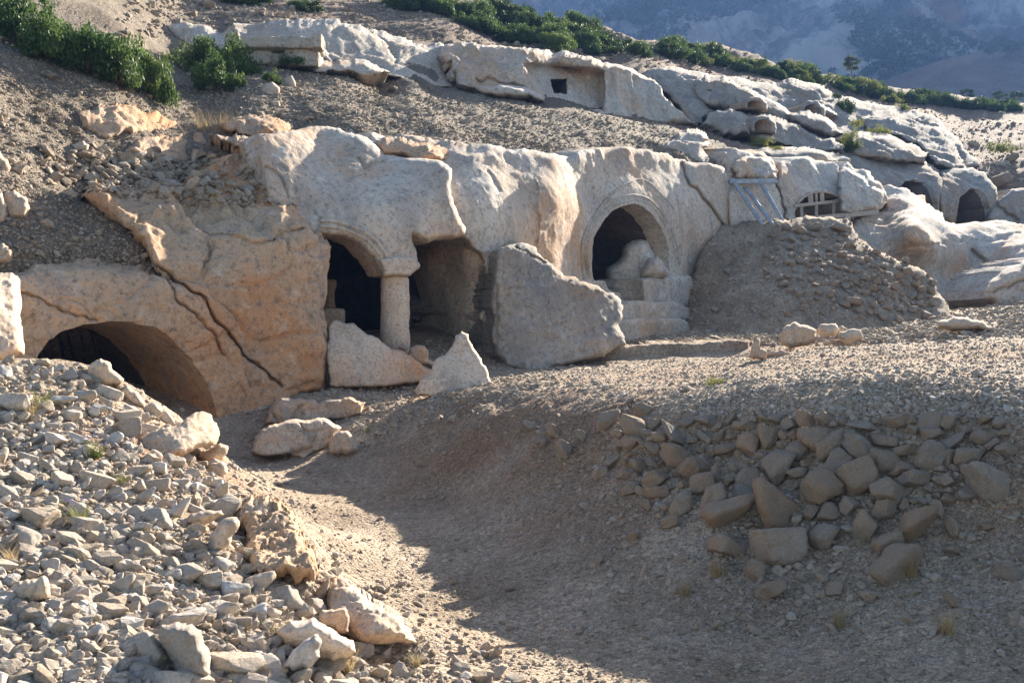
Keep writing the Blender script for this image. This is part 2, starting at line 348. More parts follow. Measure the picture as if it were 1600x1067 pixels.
# ------------------------------------------------------------------ the ground: trench, bank, plateau, rubble slope
G = [(620,1067,5.9),(1250,1067,5.6),(800,1000,6.7),(950,1000,6.6),(700,900,8.2),(600,800,10.2),(500,740,12),(400,700,13.3),(470,695,13.4),(560,790,10.6),
 (900,905,7.7),(1100,955,6.8),(1400,1000,6.0),(1600,1040,5.6),(1250,985,6.4),(800,850,8.8),(700,790,10.4),(620,745,11.6),
 (700,700,11.6),(900,760,9.3),(1100,800,7.9),(1300,830,7.3),(1450,830,7.1),(1600,810,6.9),(620,690,12.6),(800,700,10.7),
 (600,650,13.6),(640,640,13.2),(700,615,13.4),(760,612,12.6),(850,630,11.4),(950,640,10.3),(1020,642,9.7),(1100,640,9.2),(1200,642,8.7),(1300,645,8.2),(1450,650,7.8),(1600,655,7.5),
 (900,690,10.0),(1000,700,9.2),(1100,710,8.75),(1200,720,8.3),(1300,720,7.9),(1400,720,7.65),(1500,720,7.45),(1600,720,7.2),
 (1000,600,13),(1300,600,12),(1600,600,10.5),(800,590,16),(900,575,18.3),(1150,575,16),(1150,558,18),(1250,550,18),(1400,540,18),(1600,545,15),(1600,510,20),(1450,520,20.5),(1100,600,12.6),
 (770,575,18),(640,620,15.5),(520,620,15),(450,640,14.4),(600,545,18.5),(700,535,19.5),(690,505,21),(560,560,18),
 (900,538,21.5),(1050,532,22),(1170,530,21.5),(900,566,19.6),(1050,566,19.2),(1170,560,19.6),
 (1100,520,24),(1300,515,24),(1450,500,25),(1550,480,27),(1600,470,28),(1700,470,28),
 (0,562,9.2),(100,565,9.6),(170,585,9.8),(250,630,9.8),(330,700,9.6),(360,740,9.2),(400,770,8.8),(470,830,7.9),(500,905,7.0),(600,965,6.3),(650,1045,5.8),
 (170,690,11),(300,710,11.4),(60,680,11),(340,730,11.6),(420,760,10.6),(500,820,9.4),(560,900,7.8),(650,960,6.9),
 (0,700,7.3),(200,700,7.6),(0,850,5.5),(200,850,5.8),(350,850,6.3),(0,1067,4.1),(200,1067,4.3),(400,1067,4.7),(550,1067,5.2),(450,950,5.7),(350,770,7.6),(100,950,4.8),(300,950,5.2)]
g = [tuple(P(*q)) for q in G] + [(-4,2.5,.9),(-2,2.6,.4),(0,3.5,.15),(3,3.5,.3),(6,5,.7),(9,8,1.5),(15,10,1.8),(15,18,2.4),(12,30,2.7),(18,34,2.6),(30,36,2.8),
 (-7,5,2.3),(-9,9,2.6),(-12,12,2.6),(-8,13,1.2),(-6,15,1.4),(-10,20,2),(-5,22,2),(0,26,2.2),(4,34,2.6),(0,60,2.6),(40,60,2.8),(-40,60,4),(0,300,5),(300,300,5),(-300,300,5),(0,900,5),(600,900,5),(-600,900,5),(-30,20,3),(-20,8,3),(40,20,2.8)]
g = np.array(g); gz = RBF(g[:, :2], g[:, 2], .10)
uu = np.arange(-440, 2060, 3.0); dd = np.concatenate([np.exp(np.linspace(math.log(2.2), math.log(38), 560)), np.exp(np.linspace(math.log(39), math.log(960), 50))])
U, Dd = np.meshgrid(uu, dd); Pg = np.stack([(U.ravel() - 800) / F * Dd.ravel(), Dd.ravel(), np.zeros(U.size)], 1); Pg[:, 2] = gz(Pg[:, :2])
pyg = 533.5 - (Pg[:, 2] - CZ) * F / Pg[:, 1]; fl = 1 / (1 + np.exp((Pg[:, 2] - .55) * 9))  # flat trench floor is smoother
Pg[:, 2] += (.035 + .03 * (1 - fl)) * fbm(Pg * 1.6, 5, 3) + .012 * fbm(Pg * 9, 4, 4) * (1.4 - fl)
bk_ = np.exp(-((Pg[:, 2] - 1.05) / .33) ** 2) * (Pg[:, 0] > -1.5) * (Pg[:, 1] < 13.5)
Pg[:, 2] += bk_ * (.10 * ridge(Pg * np.array([1.5, 1.5, 1.5]), 4, 8))
nr, ncol = U.shape; a = (np.arange(nr - 1)[:, None] * ncol + np.arange(ncol - 1)[None]).ravel(); Fg = np.stack([a, a + 1, a + ncol + 1, a + ncol], 1)
so = np.zeros(len(Pg))
for px, py, d, rx, ry, am in [(800,650,11.4,1.3,.9,.9),(900,670,10.2,.9,.7,.8),(700,690,12,1.0,.9,.5),(1060,592,13.6,2.2,.8,.75),(1300,565,16,2.6,1.4,.6),(860,600,14.5,1.2,.8,.5),(1000,740,8.9,1.0,.5,.5)]:
    q = P(px, py, d); so = np.maximum(so, am * np.exp(-((Pg[:, 0] - q[0]) / rx) ** 2 - ((Pg[:, 1] - q[1]) / ry) ** 2))
so = np.clip(so * (1 + .9 * fbm(Pg * 1.7, 5, 31)), 0, .85)
ground = mesh('ground', Pg, Fg, M['ground'], rnd=so); tag(ground, 'dry gravelly ground of the dug trench, its bank and the flat terrace', kind='structure')
nearm = (Dd.ravel() < 37.9); kk = nearm[Fg].all(1)
BV['ground'] = BVHTree.FromPolygons([tuple(v) for v in Pg], Fg[kk].tolist())
def ray(px, py, bv, ox=0.0):
    o = Vector((ox, 0, CZ)); t = Pv(px, py, 10.0); t.z = CZ + (t.z - CZ)
    dr = (Vector((t.x, 10.0, t.z)) - Vector((0, 0, CZ))).normalized()
    h = BV[bv].ray_cast(o, dr); return (h[0], h[1]) if h[0] is not None else (None, None)
# ------------------------------------------------------------------ tomb level, left to right
# left: huge half buried arch under orange rock
Fl = wall([(-120, 11.0), (0, 11.9), (50, 12.2), (200, 13.0), (350, 14.0), (430, 14.6), (508, 15.2), (560, 15.4)], [420, 560, 720], 0.012,
          [(130, 300, 14.2), (250, 300, 15.3), (350, 280, 16.6), (410, 250, 17.2), (480, 350, 15.9), (300, 370, 14.7), (400, 370, 15.2), (450, 320, 16.3), (180, 350, 14.0)])
tomb1 = empty('rock_cut_tomb', Pv(200, 700, 13), 'large half buried round arched tomb cut in orange rock behind the white rubble', 'rock tomb')
arch1 = [(48,600),(56,560),(72,536),(95,518),(130,507),(170,502),(205,504),(240,514),(270,532),(297,557),(318,588),(332,622),(341,655),(346,700),(346,760),(40,760)]
relief([(-60,420),(-20,425),(30,424),(50,412),(90,408),(130,405),(170,412),(200,416),(238,420),(250,430),(228,400),(205,370),(180,352),(160,336),(130,310),(142,292),(190,300),(240,302),(290,290),(330,262),(370,248),(408,238),(418,262),
        (436,300),(445,330),(470,345),(492,362),(505,380),(508,430),(506,500),(509,560),(512,610),(470,618),(440,640),(430,690),(420,740),(-60,760)], Fl, 'rock_face', M['left'], tomb1,
       holes=[arch1], step=2.4, rnd=14, rdep=.5, amp=.17, freq=.9, fine=.022, blocky=.10, rough=3,
       cracks=[(1.7, .22, [(160,338),(200,372),(240,416),(275,438),(318,468),(330,500),(360,520),(392,560),(420,590),(438,604)]), (1.5, .10, [(30,458),(70,470),(110,490),(150,500)]), (1.4, .10, [(262,430),(270,470),(300,490),(355,555)]),
               (1.5, .09, [(240,300),(300,340),(330,380),(318,420)]), (1.8, .10, [(330,370),(400,390),(470,368)])],
       nfun=lambda Pw, X, Y: np.clip((400 - Y + .15 * (X - 300)) / 60, 0, 1) * (.20 * ridge(Pw * 1.3, 5, 6) + .13 * bedf(Pw, 1.8, (.35, -.2, 1), 5)) + np.clip((Y - 400) / 60, 0, 1) * .035 * ridge(Pw * 3, 3, 2) - .05 * np.clip(1 - worley(Pw * 3.3, 4)[0] / .35, 0, 1),
       thick=2.5, back=(-.5, 1, .1), hback=(-.72, .69, .0), hdeep=4.2, hmat=M['shadedark'], hname='burial_niche', bvh='left', seed=11)
# arch rims as a raised band following the opening
def band(path, D, offs, hts, name, parent, mat, bv=None):
    p = np.array(path, float); q = [p[0]]
    for a, b in zip(p, p[1:]):
        n = max(1, int(np.linalg.norm(b - a) / 2.2)); q += [a + (b - a) * k / n for k in range(1, n + 1)]
    q = np.array(q)
    for _ in range(6): q[1:-1] = (q[:-2] + 2 * q[1:-1] + q[2:]) / 4
    tn = np.gradient(q, axis=0); tn /= np.linalg.norm(tn, axis=1, keepdims=True) + 1e-9; nrm = np.stack([tn[:, 1], -tn[:, 0]], 1)
    rows = []
    for o_, h_ in zip(offs, hts):
        r = q + nrm * o_; dd0 = D(r[:, 0], r[:, 1])
        if bv:
            dr_ = np.array([(lambda l: l.y if l is not None else np.nan)(ray(x, y, bv)[0]) for x, y in q + nrm * max(o_, 3)]); df_ = dr_ - dd0; ok = ~np.isnan(df_) & (np.abs(df_) < .8); df_ = np.interp(np.arange(len(df_)), np.nonzero(ok)[0], df_[ok]) if ok.any() else df_ * 0
            for _ in range(3): df_[1:-1] = (df_[:-2] + df_[1:-1] * 2 + df_[2:]) / 4
            dd0 = dd0 + df_
        V = P(r[:, 0], r[:, 1], dd0 - h_ * .8); V += .012 * fbm(V * 5, 4, 2)[:, None]; rows.append(V)
    n = len(q); V = np.concatenate(rows); a = (np.arange(len(rows) - 1)[:, None] * n + np.arange(n - 1)[None]).ravel()
    return mesh(name, V, np.stack([a, a + 1, a + n + 1, a + n], 1), mat, parent)
# rock with the arch on one column
Fc = wall([(380, 15.7), (420, 16.0), (600, 17.0), (707, 17.7), (760, 18.2)], [300, 470], .01, [(410, 225, 16.9), (500, 200, 18.6), (600, 236, 18.6), (470, 215, 17.8), (560, 215, 18.6), (690, 250, 18.2)])
tomb2 = empty('rock_cut_tomb', Pv(600, 540, 17), 'open tomb chamber with an arch resting on one round stone column', 'rock tomb')
relief([(400,212),(440,206),(480,200),(530,202),(558,214),(575,222),(600,243),(640,246),(690,252),(706,264),(705,305),(716,335),(726,355),(724,367),(700,372),(668,380),(652,372),(643,368),
        (646,385),(652,404),(655,416),(648,422),(640,430),(598,431),(588,413),(580,402),(574,399),(566,388),(552,378),(535,371),(507,369),(440,372),(425,330),(412,280),(402,245)], Fc, 'rock_face', M['carved'], tomb2,
       step=2.2, rnd=9, rdep=.3, amp=.06, freq=.6, fine=.018, rough=1.5, cracks=[(1.6, .07, [(415,262),(440,285),(450,310)]), (2.2, .1, [(560,250),(570,268),(575,262),(600,250)])],
       nfun=lambda Pw, X, Y: .09 * ridge(Pw * .9, 4, 4) * np.clip((268 - Y - .05 * X) / 25, 0, 1), thick=.5, back=(-.6, .8, .0), seed=21, bvh='colface')
band([(500,356),(520,356),(545,362),(566,372),(584,388),(596,406),(604,424)], Fc, [-1, 0, 4, 5, 8, 9, 13, 14, 17, 18], [-.02, .06, .06, .01, .01, .07, .07, .02, .05, -.02], 'arch_moulding', tomb2, M['carved'], 'colface')
def lathe(name, cx, cy, prof, mat, parent, n=48, dn=.012, seed=3):
    V = []; 
    for z, r in prof:
        for k in range(n): a = 2 * math.pi * k / n; V.append((cx + r * math.cos(a), cy + r * math.sin(a), z))
    V = np.array(V); dd_ = np.stack([V[:, 0] - cx, V[:, 1] - cy, V[:, 2] * 0], 1); dd_ /= np.linalg.norm(dd_, axis=1, keepdims=True) + 1e-9
    V += dd_ * (dn * fbm(V * 4, 5, seed) + dn * .6 * fbm(V * 14, 3, seed))[:, None]
    Fs = [((i * n + k), (i * n + (k + 1) % n), ((i + 1) * n + (k + 1) % n), ((i + 1) * n + k)) for i in range(len(prof) - 1) for k in range(n)]
    V = np.concatenate([V, [[cx, cy, prof[0][0]], [cx, cy, prof[-1][0]]]]); b = len(V)
    Fs += [(b - 2, (k + 1) % n, k) for k in range(n)] + [(b - 1, (len(prof) - 1) * n + k, (len(prof) - 1) * n + (k + 1) % n) for k in range(n)]
    return mesh(name, V, Fs, mat, parent)
c0 = Pv(617, 545, 17.35); zt = Pv(617, 431, 17.35).z
lathe('column', c0.x, c0.y, [(c0.z - .15 + (zt - c0.z + .15) * k / 30, .252 - .028 * k / 30 + (.02 if k < 2 else 0)) for k in range(30)] + [(zt - .012, .20), (zt, .17)], M['slab'], tomb2, 64, .022)
relief([(599,431),(597,418),(590,406),(604,402),(646,400),(657,414),(650,423),(641,431)], lambda X, Y: Fc(X, Y) - .13, 'capital', M['carved'], tomb2, step=1.6, rnd=5, rdep=.14, amp=.02, freq=2, rough=.6, thick=.5, seed=23)
# chamber behind the column: vaulted side wall and dark back
Fch = pts((430,350,21.2),(505,370,22),(590,370,22),(600,500,22.6),(505,540,22.6),(430,540,21.5),(640,375,21.3),(655,450,20.8),(664,510,21.0),(650,400,20.7),(700,372,19.6),(740,380,19.3),(755,400,19.3),(700,420,19.9),(700,500,20.1),(745,440,19.5),(752,500,19.5),(700,350,19.5),(600,330,20),(500,320,19),(790,520,20.4),(790,400,20.4))
relief([(420,330),(520,318),(620,322),(715,345),(745,372),(775,392),(790,440),(790,560),(760,570),(700,560),(600,575),(420,570)], Fch, 'chamber_wall', M['carved'], tomb2, holes=[[(596,380),(622,392),(640,412),(654,440),(661,470),(664,503),(600,515),(520,520),(500,420),(495,345),(560,340),(596,350)]],
       step=2.6, rnd=4, rdep=.02, amp=.10, freq=.8, fine=0, rough=1, hmat=M['shadedark'], hdeep=2.5, hback=(-.4, .9, 0), hname='dark_recess', thick=.3, seed=31)
relief([(420,366),(500,360),(590,364),(640,366),(640,345),(420,345)], pts((420,372,16.3),(650,380,18.0),(420,345,22.5),(650,340,22.5)), 'chamber_ceiling', M['shadedark'], tomb2, step=4, rnd=3, rdep=0, amp=.05, thick=.12, back=(0, 1, 0))  # ceiling coloured dark to paint in the chamber's shade
# carved stump and blocks inside
def blk(name, px0, px1, py0, py1, d, dep, mat, parent=None, seed=1, rot=0, taper=.0, amp=.03):
    """rough hewn block, front face spanning the given outline"""
    a = Pv(px0, py1, d); b = Pv(px1, py0, d); n = 14; sx, sy, sz = (b.x - a.x) / 2, dep / 2, (b.z - a.z) / 2
    V = []; idx = {}; Fs = []
    def vid(p):
        k = tuple(round(q * n) for q in p)
        if k not in idx: idx[k] = len(V); V.append(p)
        return idx[k]
    for ax in range(3):
        for sgn in (-1, 1):
            for i in range(n):
                for j in range(n):
                    q = []
                    for (u, v) in ((i, j), (i + 1, j), (i + 1, j + 1), (i, j + 1)):
                        p = [0, 0, 0]; p[ax] = sgn; p[(ax + 1) % 3] = 2 * u / n - 1; p[(ax + 2) % 3] = 2 * v / n - 1; q.append(vid(tuple(p)))
                    Fs.append(q if sgn > 0 else q[::-1])
    V = np.array(V); V2 = V / (1 + .10 * ((np.abs(V) ** 6).sum(1) - 1)[:, None] * .5)
    V2[:, :2] *= (1 - taper * (V2[:, 2:] + 1) / 2); c = math.cos(rot); s_ = math.sin(rot)
    W = V2 * np.array([sx, sy, sz]); W = W + amp * np.stack([fbm(W * 4 + 7 * k, 5, seed + k) for k in range(3)], 1)
    W = np.stack([W[:, 0] * c - W[:, 1] * s_, W[:, 0] * s_ + W[:, 1] * c, W[:, 2]], 1) + np.array([(a.x + b.x) / 2, d + sy, (a.z + b.z) / 2])
    return mesh(name, W, Fs, mat, parent)
c1 = Pv(514, 490, 18.6)
stump = lathe('carved_pedestal', c1.x - .02, c1.y, [(c1.z - .1, .13), (c1.z + .1, .15), (c1.z + .22, .11), (c1.z + .38, .115), (c1.z + .46, .15), (c1.z + .58, .155), (c1.z + .61, .10)], M['brown'], None, 24, .02)
tag(stump, 'worn carved stone stump standing in the dark chamber left of the column', 'pedestal')
tag(blk('stone_block', 486, 534, 482, 530, 18.2, .6, M['slab'], None, 5, .1), 'squared pale block under the carved stump in the open chamber', 'stone block')
# middle: pointed arch tomb and the long wall to its left
Fm = wall([(560, 17.2), (707, 18.4), (760, 19.0), (820, 20.2), (880, 21.5), (890, 22.1), (985, 24.6), (1070, 27.2), (1160, 30)], [300, 430, 540], .006,
          [(600, 236, 19.5), (700, 225, 20.2), (800, 240, 21.2), (880, 245, 22.8), (950, 235, 25), (1060, 245, 28.5), (1100, 255, 29.2), (640, 215, 20.3)])
tomb3 = empty('rock_cut_tomb', Pv(985, 470, 24.6), 'tomb niche with a pointed arch moulding and fallen boulders inside', 'rock tomb')
archM = [(928,438),(925,415),(926,385),(930,368),(940,350),(953,334),(970,323),(990,318),(1006,323),(1020,337),(1032,358),(1041,385),(1045,410),(1044,432),(1004,434),(1002,470),(975,470),(968,458),(950,452),(946,440)]
relief([(575,212),(610,218),(640,216),(700,222),(740,232),(800,240),(815,236),(850,243),(888,248),(900,238),(960,232),(1040,243),(1062,250),(1105,256),(1130,262),(1148,285),(1160,320),(1170,370),(1160,420),(1120,480),(1090,530),(1040,545),(985,545),
        (930,560),(860,570),(800,570),(778,560),(765,520),(748,490),(753,440),(748,405),(736,388),(722,372),(700,360),(640,340),(600,290)], Fm, 'rock_face', M['carved'], tomb3,
       holes=[archM], step=2.2, rnd=8, rdep=.35, amp=.085, freq=.5, fine=.02, rough=2.5,
       cracks=[(2.2, .35, [(1064,256),(1078,290),(1095,305),(1118,335),(1136,358)]), (1.5, .06, [(880,345),(884,300),(892,275),(898,266)]), (1.3, .05, [(898,266),(925,298),(960,330)]), (1.6, .12, [(806,382),(830,400),(858,412)]),
               (2.5, .10, [(760,270),(778,300)]), (1.2, -.12, [(836,280),(842,300),(838,330),(842,350),(838,384)])],
       nfun=lambda Pw, X, Y: .12 * ridge(Pw * .8, 4, 4) * np.clip((272 - Y) / 20, 0, 1) + np.where((X > 730) & (X < 800) & (Y > 390), .13, 0) * ridge(Pw * 1.2, 4, 9),
       hmat=M['shadedark'], hdeep=2.6, hback=(-.80, .60, 0), hname='burial_niche', thick=3, back=(-.6, .8, .1), seed=41, bvh='mid')
band([(922,435),(917,400),(920,375),(930,350),(946,331),(966,318),(990,313),(1010,318),(1026,334),(1040,358),(1050,385),(1054,415)], Fm, [-2, 0, 3, 4, 7, 8, 10, 11], [0, .06, .06, .02, .02, .07, .07, 0], 'arch_moulding', tomb3, M['white'], 'mid')
band([(921,362),(936,328),(958,303),(980,288),(998,281),(1014,288),(1034,308),(1052,330)], Fm, [-1, 0, 3, 4], [0, .06, .06, 0], 'pointed_moulding', tomb3, M['white'], 'mid')
def lump(poly, D, T, name, label, cat, mat, **kw):
    o = relief(poly, D if callable(D) else pts(*D) if isinstance(D[0], tuple) else (lambda X, Y, d=D: np.full(len(X), float(d[0]))), name, mat, closed=T, step=kw.pop('step', 2), rnd=kw.pop('rnd', 14), amp=kw.pop('amp', .06), freq=kw.pop('freq', 2), fine=kw.pop('fine', .012), rough=kw.pop('rough', 2), **kw)
    return tag(o, label, cat)
lump([(943,452),(946,430),(956,414),(970,402),(974,386),(986,376),(1003,374),(1016,384),(1023,402),(1028,430),(1028,452),(985,456)], [26.2], .6, 'boulder', 'big rounded grey boulder lying inside the pointed arch niche', 'boulder', M['carved'], seed=3)
lump([(1000,434),(1004,418),(1014,402),(1026,399),(1037,410),(1043,433),(1020,436)], [25.5], .4, 'boulder', 'smaller pale rounded stone beside the big boulder in the pointed arch niche', 'boulder', M['carved'], seed=4)
for nm, pl_, off_, sd in (('threshold_block', [(1003,436),(1030,434),(1078,431),(1092,450),(1096,475),(1060,482),(1003,480)], .75, 1), ('step', [(960,474),(1000,470),(1050,470),(1075,480),(1090,500),(960,506)], 1.4, 2), ('step', [(955,503),(1000,497),(1058,497),(1085,510),(1090,545),(950,548)], 2.2, 3)):
    relief(pl_, lambda X, Y, o_=off_: Fm(X, Y) - o_, nm, M['carved'], tomb3, step=2, rnd=7, rdep=.25, amp=.10, freq=1.2, rough=1.5, back=(-.8, .6, 0), thick=1.4, seed=44 + sd)
# outcrop jutting out between the column tomb and the pointed arch
tag(relief([(778,392),(800,382),(822,380),(838,386),(858,408),(880,428),(905,442),(935,448),(960,458),(974,480),(966,505),(978,540),(930,560),(880,572),(850,590),(790,572),(768,535),(765,480),(770,430)],
       pts((778,392,18.4),(800,382,18.6),(838,386,19.2),(880,428,19.4),(935,448,20.0),(974,480,20.3),(765,480,18.4),(850,480,18.6),(930,500,19.4),(966,505,19.8),(770,540,18.3),(800,572,18.1),(880,560,18.5),(978,540,19.6)), 'rock_outcrop', M['far'],
       step=2.2, rnd=7, rdep=.35, amp=.10, freq=.9, fine=.022, blocky=.05, bed=(.04, 1.6, (.5, -.2, 1)), cracks=[(1.6, .12, [(806,384),(830,400),(862,414)]), (2.4, .1, [(770,430),(778,480),(775,540)])], thick=2.2, back=(-.4, .9, 0), seed=51),
    'bulging grey rock buttress between the column and the pointed arch', 'rock outcrop')
# wall right of the crack: leaning block, wall with metal rails, tomb closed by a wooden frame
Fr = wall([(1120, 29.3), (1180, 30.6), (1215, 31.6), (1310, 34), (1400, 37)], [300, 440], .004, [(1140,238,31.5),(1200,240,32.8),(1290,250,35.5),(1350,268,36.5),(1390,310,36)])
tomb4 = empty('rock_cut_tomb', Pv(1285, 340, 33), 'low arched tomb closed with a wooden frame behind the rubble mound', 'rock tomb')
relief([(1128,242),(1150,236),(1192,240),(1206,250),(1214,262),(1226,250),(1262,246),(1300,256),(1312,262),(1322,256),(1345,270),(1360,282),(1375,296),(1386,312),(1374,328),(1345,336),(1330,344),(1330,380),(1345,420),(1130,430),(1135,330),(1130,280)], Fr, 'rock_face', M['carved'], tomb4,
       holes=[[(1240,350),(1241,330),(1248,312),(1262,302),(1283,297),(1304,301),(1316,310),(1324,322),(1330,338),(1330,350)]], step=2.2, rnd=9, rdep=.5, amp=.15, freq=.8, fine=.02,
       cracks=[(1.7, .4, [(1212,258),(1211,290),(1222,320),(1228,350)]), (1.8, .4, [(1309,260),(1311,290),(1316,310)]), (2.2, .15, [(1141,280),(1180,278),(1212,280)])],
       nfun=lambda Pw, X, Y: .13 * ridge(Pw * .8, 4, 4) * np.clip((282 - Y) / 18, 0, 1) + np.where(X > 1316, .2, 0) * ridge(Pw * .7, 4, 2), hdeep=1.3, hback=(-.7, .7, 0), hname='burial_niche', hmat=M['brown'], thick=3, back=(-.6, .8, .1), seed=61)
def bar(px0, py0, d0, px1, py1, d1, wd, dp, name, mat, parent):
    a = Pv(px0, py0, d0); b = Pv(px1, py1, d1); ax = (b - a).normalized(); s = ax.cross(Vector((0, 1, 0))).normalized(); u = ax.cross(s).normalized()
    V = []; n = 7
    for k in range(n):
        c = a + (b - a) * (k / (n - 1))
        for i, (p, q) in enumerate(((-1, -1), (1, -1), (1, 1), (-1, 1))): V.append(c + s * p * wd / 2 + u * q * dp / 2 + Vector((random.uniform(-1, 1), 0, random.uniform(-1, 1))) * .003)
    Fs = [(k * 4 + i, k * 4 + (i + 1) % 4, k * 4 + 4 + (i + 1) % 4, k * 4 + 4 + i) for k in range(n - 1) for i in range(4)] + [(3, 2, 1, 0), tuple(4 * (n - 1) + i for i in range(4))]
    o = mesh(name, V, Fs, mat, parent, smooth=False); m = o.modifiers.new('b', 'BEVEL'); m.width = .008; m.segments = 1; return o
rails = empty('metal_frame', Pv(1180, 350, 29.4), 'bright metal rails leaning against the rock wall above the rubble mound', 'metal frame')
for q in ((1144,280,30.0,1192,352,28.8), (1164,292,30.3,1208,352,29.0), (1186,280,30.6,1226,352,29.5)): bar(*q, .10, .06, 'rail', M['metal'], rails)
bar(1140, 284, 29.85, 1214, 283, 31.0, .13, .08, 'crossbar', M['metal'], rails)
wf = empty('window_lattice', Pv(1285, 345, 32.9), 'weathered wooden lattice frame filling the low arch above the rubble mound', 'wooden frame')
dq = lambda x: 32.0 + (x - 1240) * .022
ar = [(1246,318),(1256,308),(1270,301),(1285,299),(1302,303),(1318,313)]
for (a_, b_), (c_, d_) in zip(ar, ar[1:]): bar(a_, b_, dq(a_), c_, d_, dq(c_), .07, .06, 'arch_rib', M['wood'], wf)
bar(1241, 322, dq(1241) - .03, 1324, 313, dq(1324) - .03, .10, .06, 'crossbar', M['wood'], wf)
for x, y0, y1, w_ in ((1266,303,319,.16),(1275,302,318,.08),(1284,300,317,.13),(1252,320,345,.10),(1275,318,345,.10),(1302,315,343,.10)): bar(x, y0, dq(x), x + 1, y1, dq(x), w_, .05, 'post', M['wood'], wf)
pl = empty('wooden_rail', Pv(1325, 360, 32.4), 'long low plank on a short post right of the wooden lattice', 'plank')
bar(1240, 344, 31.9, 1372, 332, 33.6, .14, .10, 'plank', M['wood'], pl); bar(1324, 337, 32.6, 1325, 368, 32.4, .16, .12, 'post', M['wood'], pl)
# lower right terrace of smooth rock
Ft = pts((1320,345,33.2),(1400,330,36),(1450,330,38),(1330,420,32.6),(1400,430,33.5),(1440,340,34.8),(1460,430,34),(1530,430,34.5),(1500,360,36),(1600,350,38),(1650,350,38),(1560,420,34),(1600,400,33),(1650,400,33),(1370,290,38),(1420,300,38.5),(1600,440,32.8),(1540,470,32.4),(1650,480,32),(1400,500,32),(1550,520,31.5))
tag(relief([(1336,345),(1352,336),(1385,330),(1372,300),(1392,286),(1420,292),(1445,306),(1462,330),(1476,344),(1500,352),(1530,346),(1560,342),(1600,350),(1680,348),(1680,500),(1590,490),(1540,480),(1560,520),(1450,530),(1340,520),(1325,400)], Ft, 'rock_terrace', M['carved'],
       step=2.4, rnd=9, rdep=.4, amp=.25, freq=.5, fine=.03, cracks=[(2, .3, [(1338,345),(1365,350),(1385,343)]), (2, .2, [(1420,385),(1500,378),(1600,370)]), (2.4, .4, [(1520,390),(1545,415),(1560,430)]), (2, .25, [(1392,330),(1440,318),(1470,338)])], thick=3, seed=71, bvh='terr'),
    'smooth pale rock terrace right of the rubble mound, below the far arches', 'rock terrace')
tag(relief([(1530,470),(1545,440),(1575,418),(1600,408),(1680,400),(1680,500),(1600,488),(1560,486)], pts((1530,470,28.6),(1600,410,29.0),(1600,480,28.4),(1680,440,28.6)), 'rock_outcrop', M['carved'], step=2.4, rnd=18, rdep=.9, amp=.3, freq=.6, cracks=[(2, .2, [(1540,460),(1600,440)])], thick=2, seed=72),
    'low rounded pale rock at the right edge in front of the terrace', 'rock outcrop')
# two far arches
Ff = wall([(1270, 39), (1360, 41.5), (1465, 44.5), (1560, 47), (1620, 49)], [290, 350], .006, [(1280,232,44),(1380,243,46.5),(1470,262,47.5),(1530,262,49)])
tomb5 = empty('rock_cut_tomb', Pv(1520, 345, 46), 'rounded rock hood with a dark deep arch, rightmost of the tombs', 'rock tomb')
relief([(1466,345),(1463,300),(1470,272),(1490,262),(1520,262),(1540,272),(1556,296),(1562,350),(1500,360)], Ff, 'rock_face', M['far'], tomb5, holes=[[(1494,352),(1494,325),(1502,306),(1516,295),(1530,297),(1542,308),(1550,325),(1552,352)]],
       step=1.8, rnd=9, rdep=.8, amp=.12, freq=.8, fine=.03, hdeep=4, hback=(-.7, .7, 0), hname='burial_niche', hmat=M['shadedark'], thick=3, back=(-.5, .8, 0), seed=81)
tomb6 = empty('rock_cut_tomb', Pv(1440, 315, 44), 'grey arched tomb half hidden by smooth rock, just left of the rightmost arch', 'rock tomb')
relief([(1275,240),(1290,232),(1330,238),(1360,245),(1400,244),(1440,252),(1462,262),(1470,280),(1468,350),(1390,350),(1340,300),(1290,270)], Ff, 'rock_face', M['far'], tomb6, holes=[[(1405,330),(1406,294),(1414,284),(1430,280),(1448,286),(1458,298),(1464,316),(1465,336)]],
       step=1.8, rnd=9, rdep=.8, amp=.2, freq=.7, fine=.03, hdeep=3, hback=(-.7, .7, 0), hname='burial_niche', hmat=M['shadedark'], thick=3, back=(-.5, .8, 0), seed=82)
tag(relief([(1540,345),(1556,318),(1580,296),(1610,292),(1680,300),(1680,370),(1560,362)], pts((1540,345,46),(1600,300,47),(1680,340,46)), 'rock_outcrop', M['far'], step=2.4, rnd=10, rdep=.8, amp=.25, freq=.6, cracks=[(2.2, .4, [(1560,322),(1590,345)])], seed=83), 'pale cracked rock right of the rightmost dark arch', 'rock outcrop')
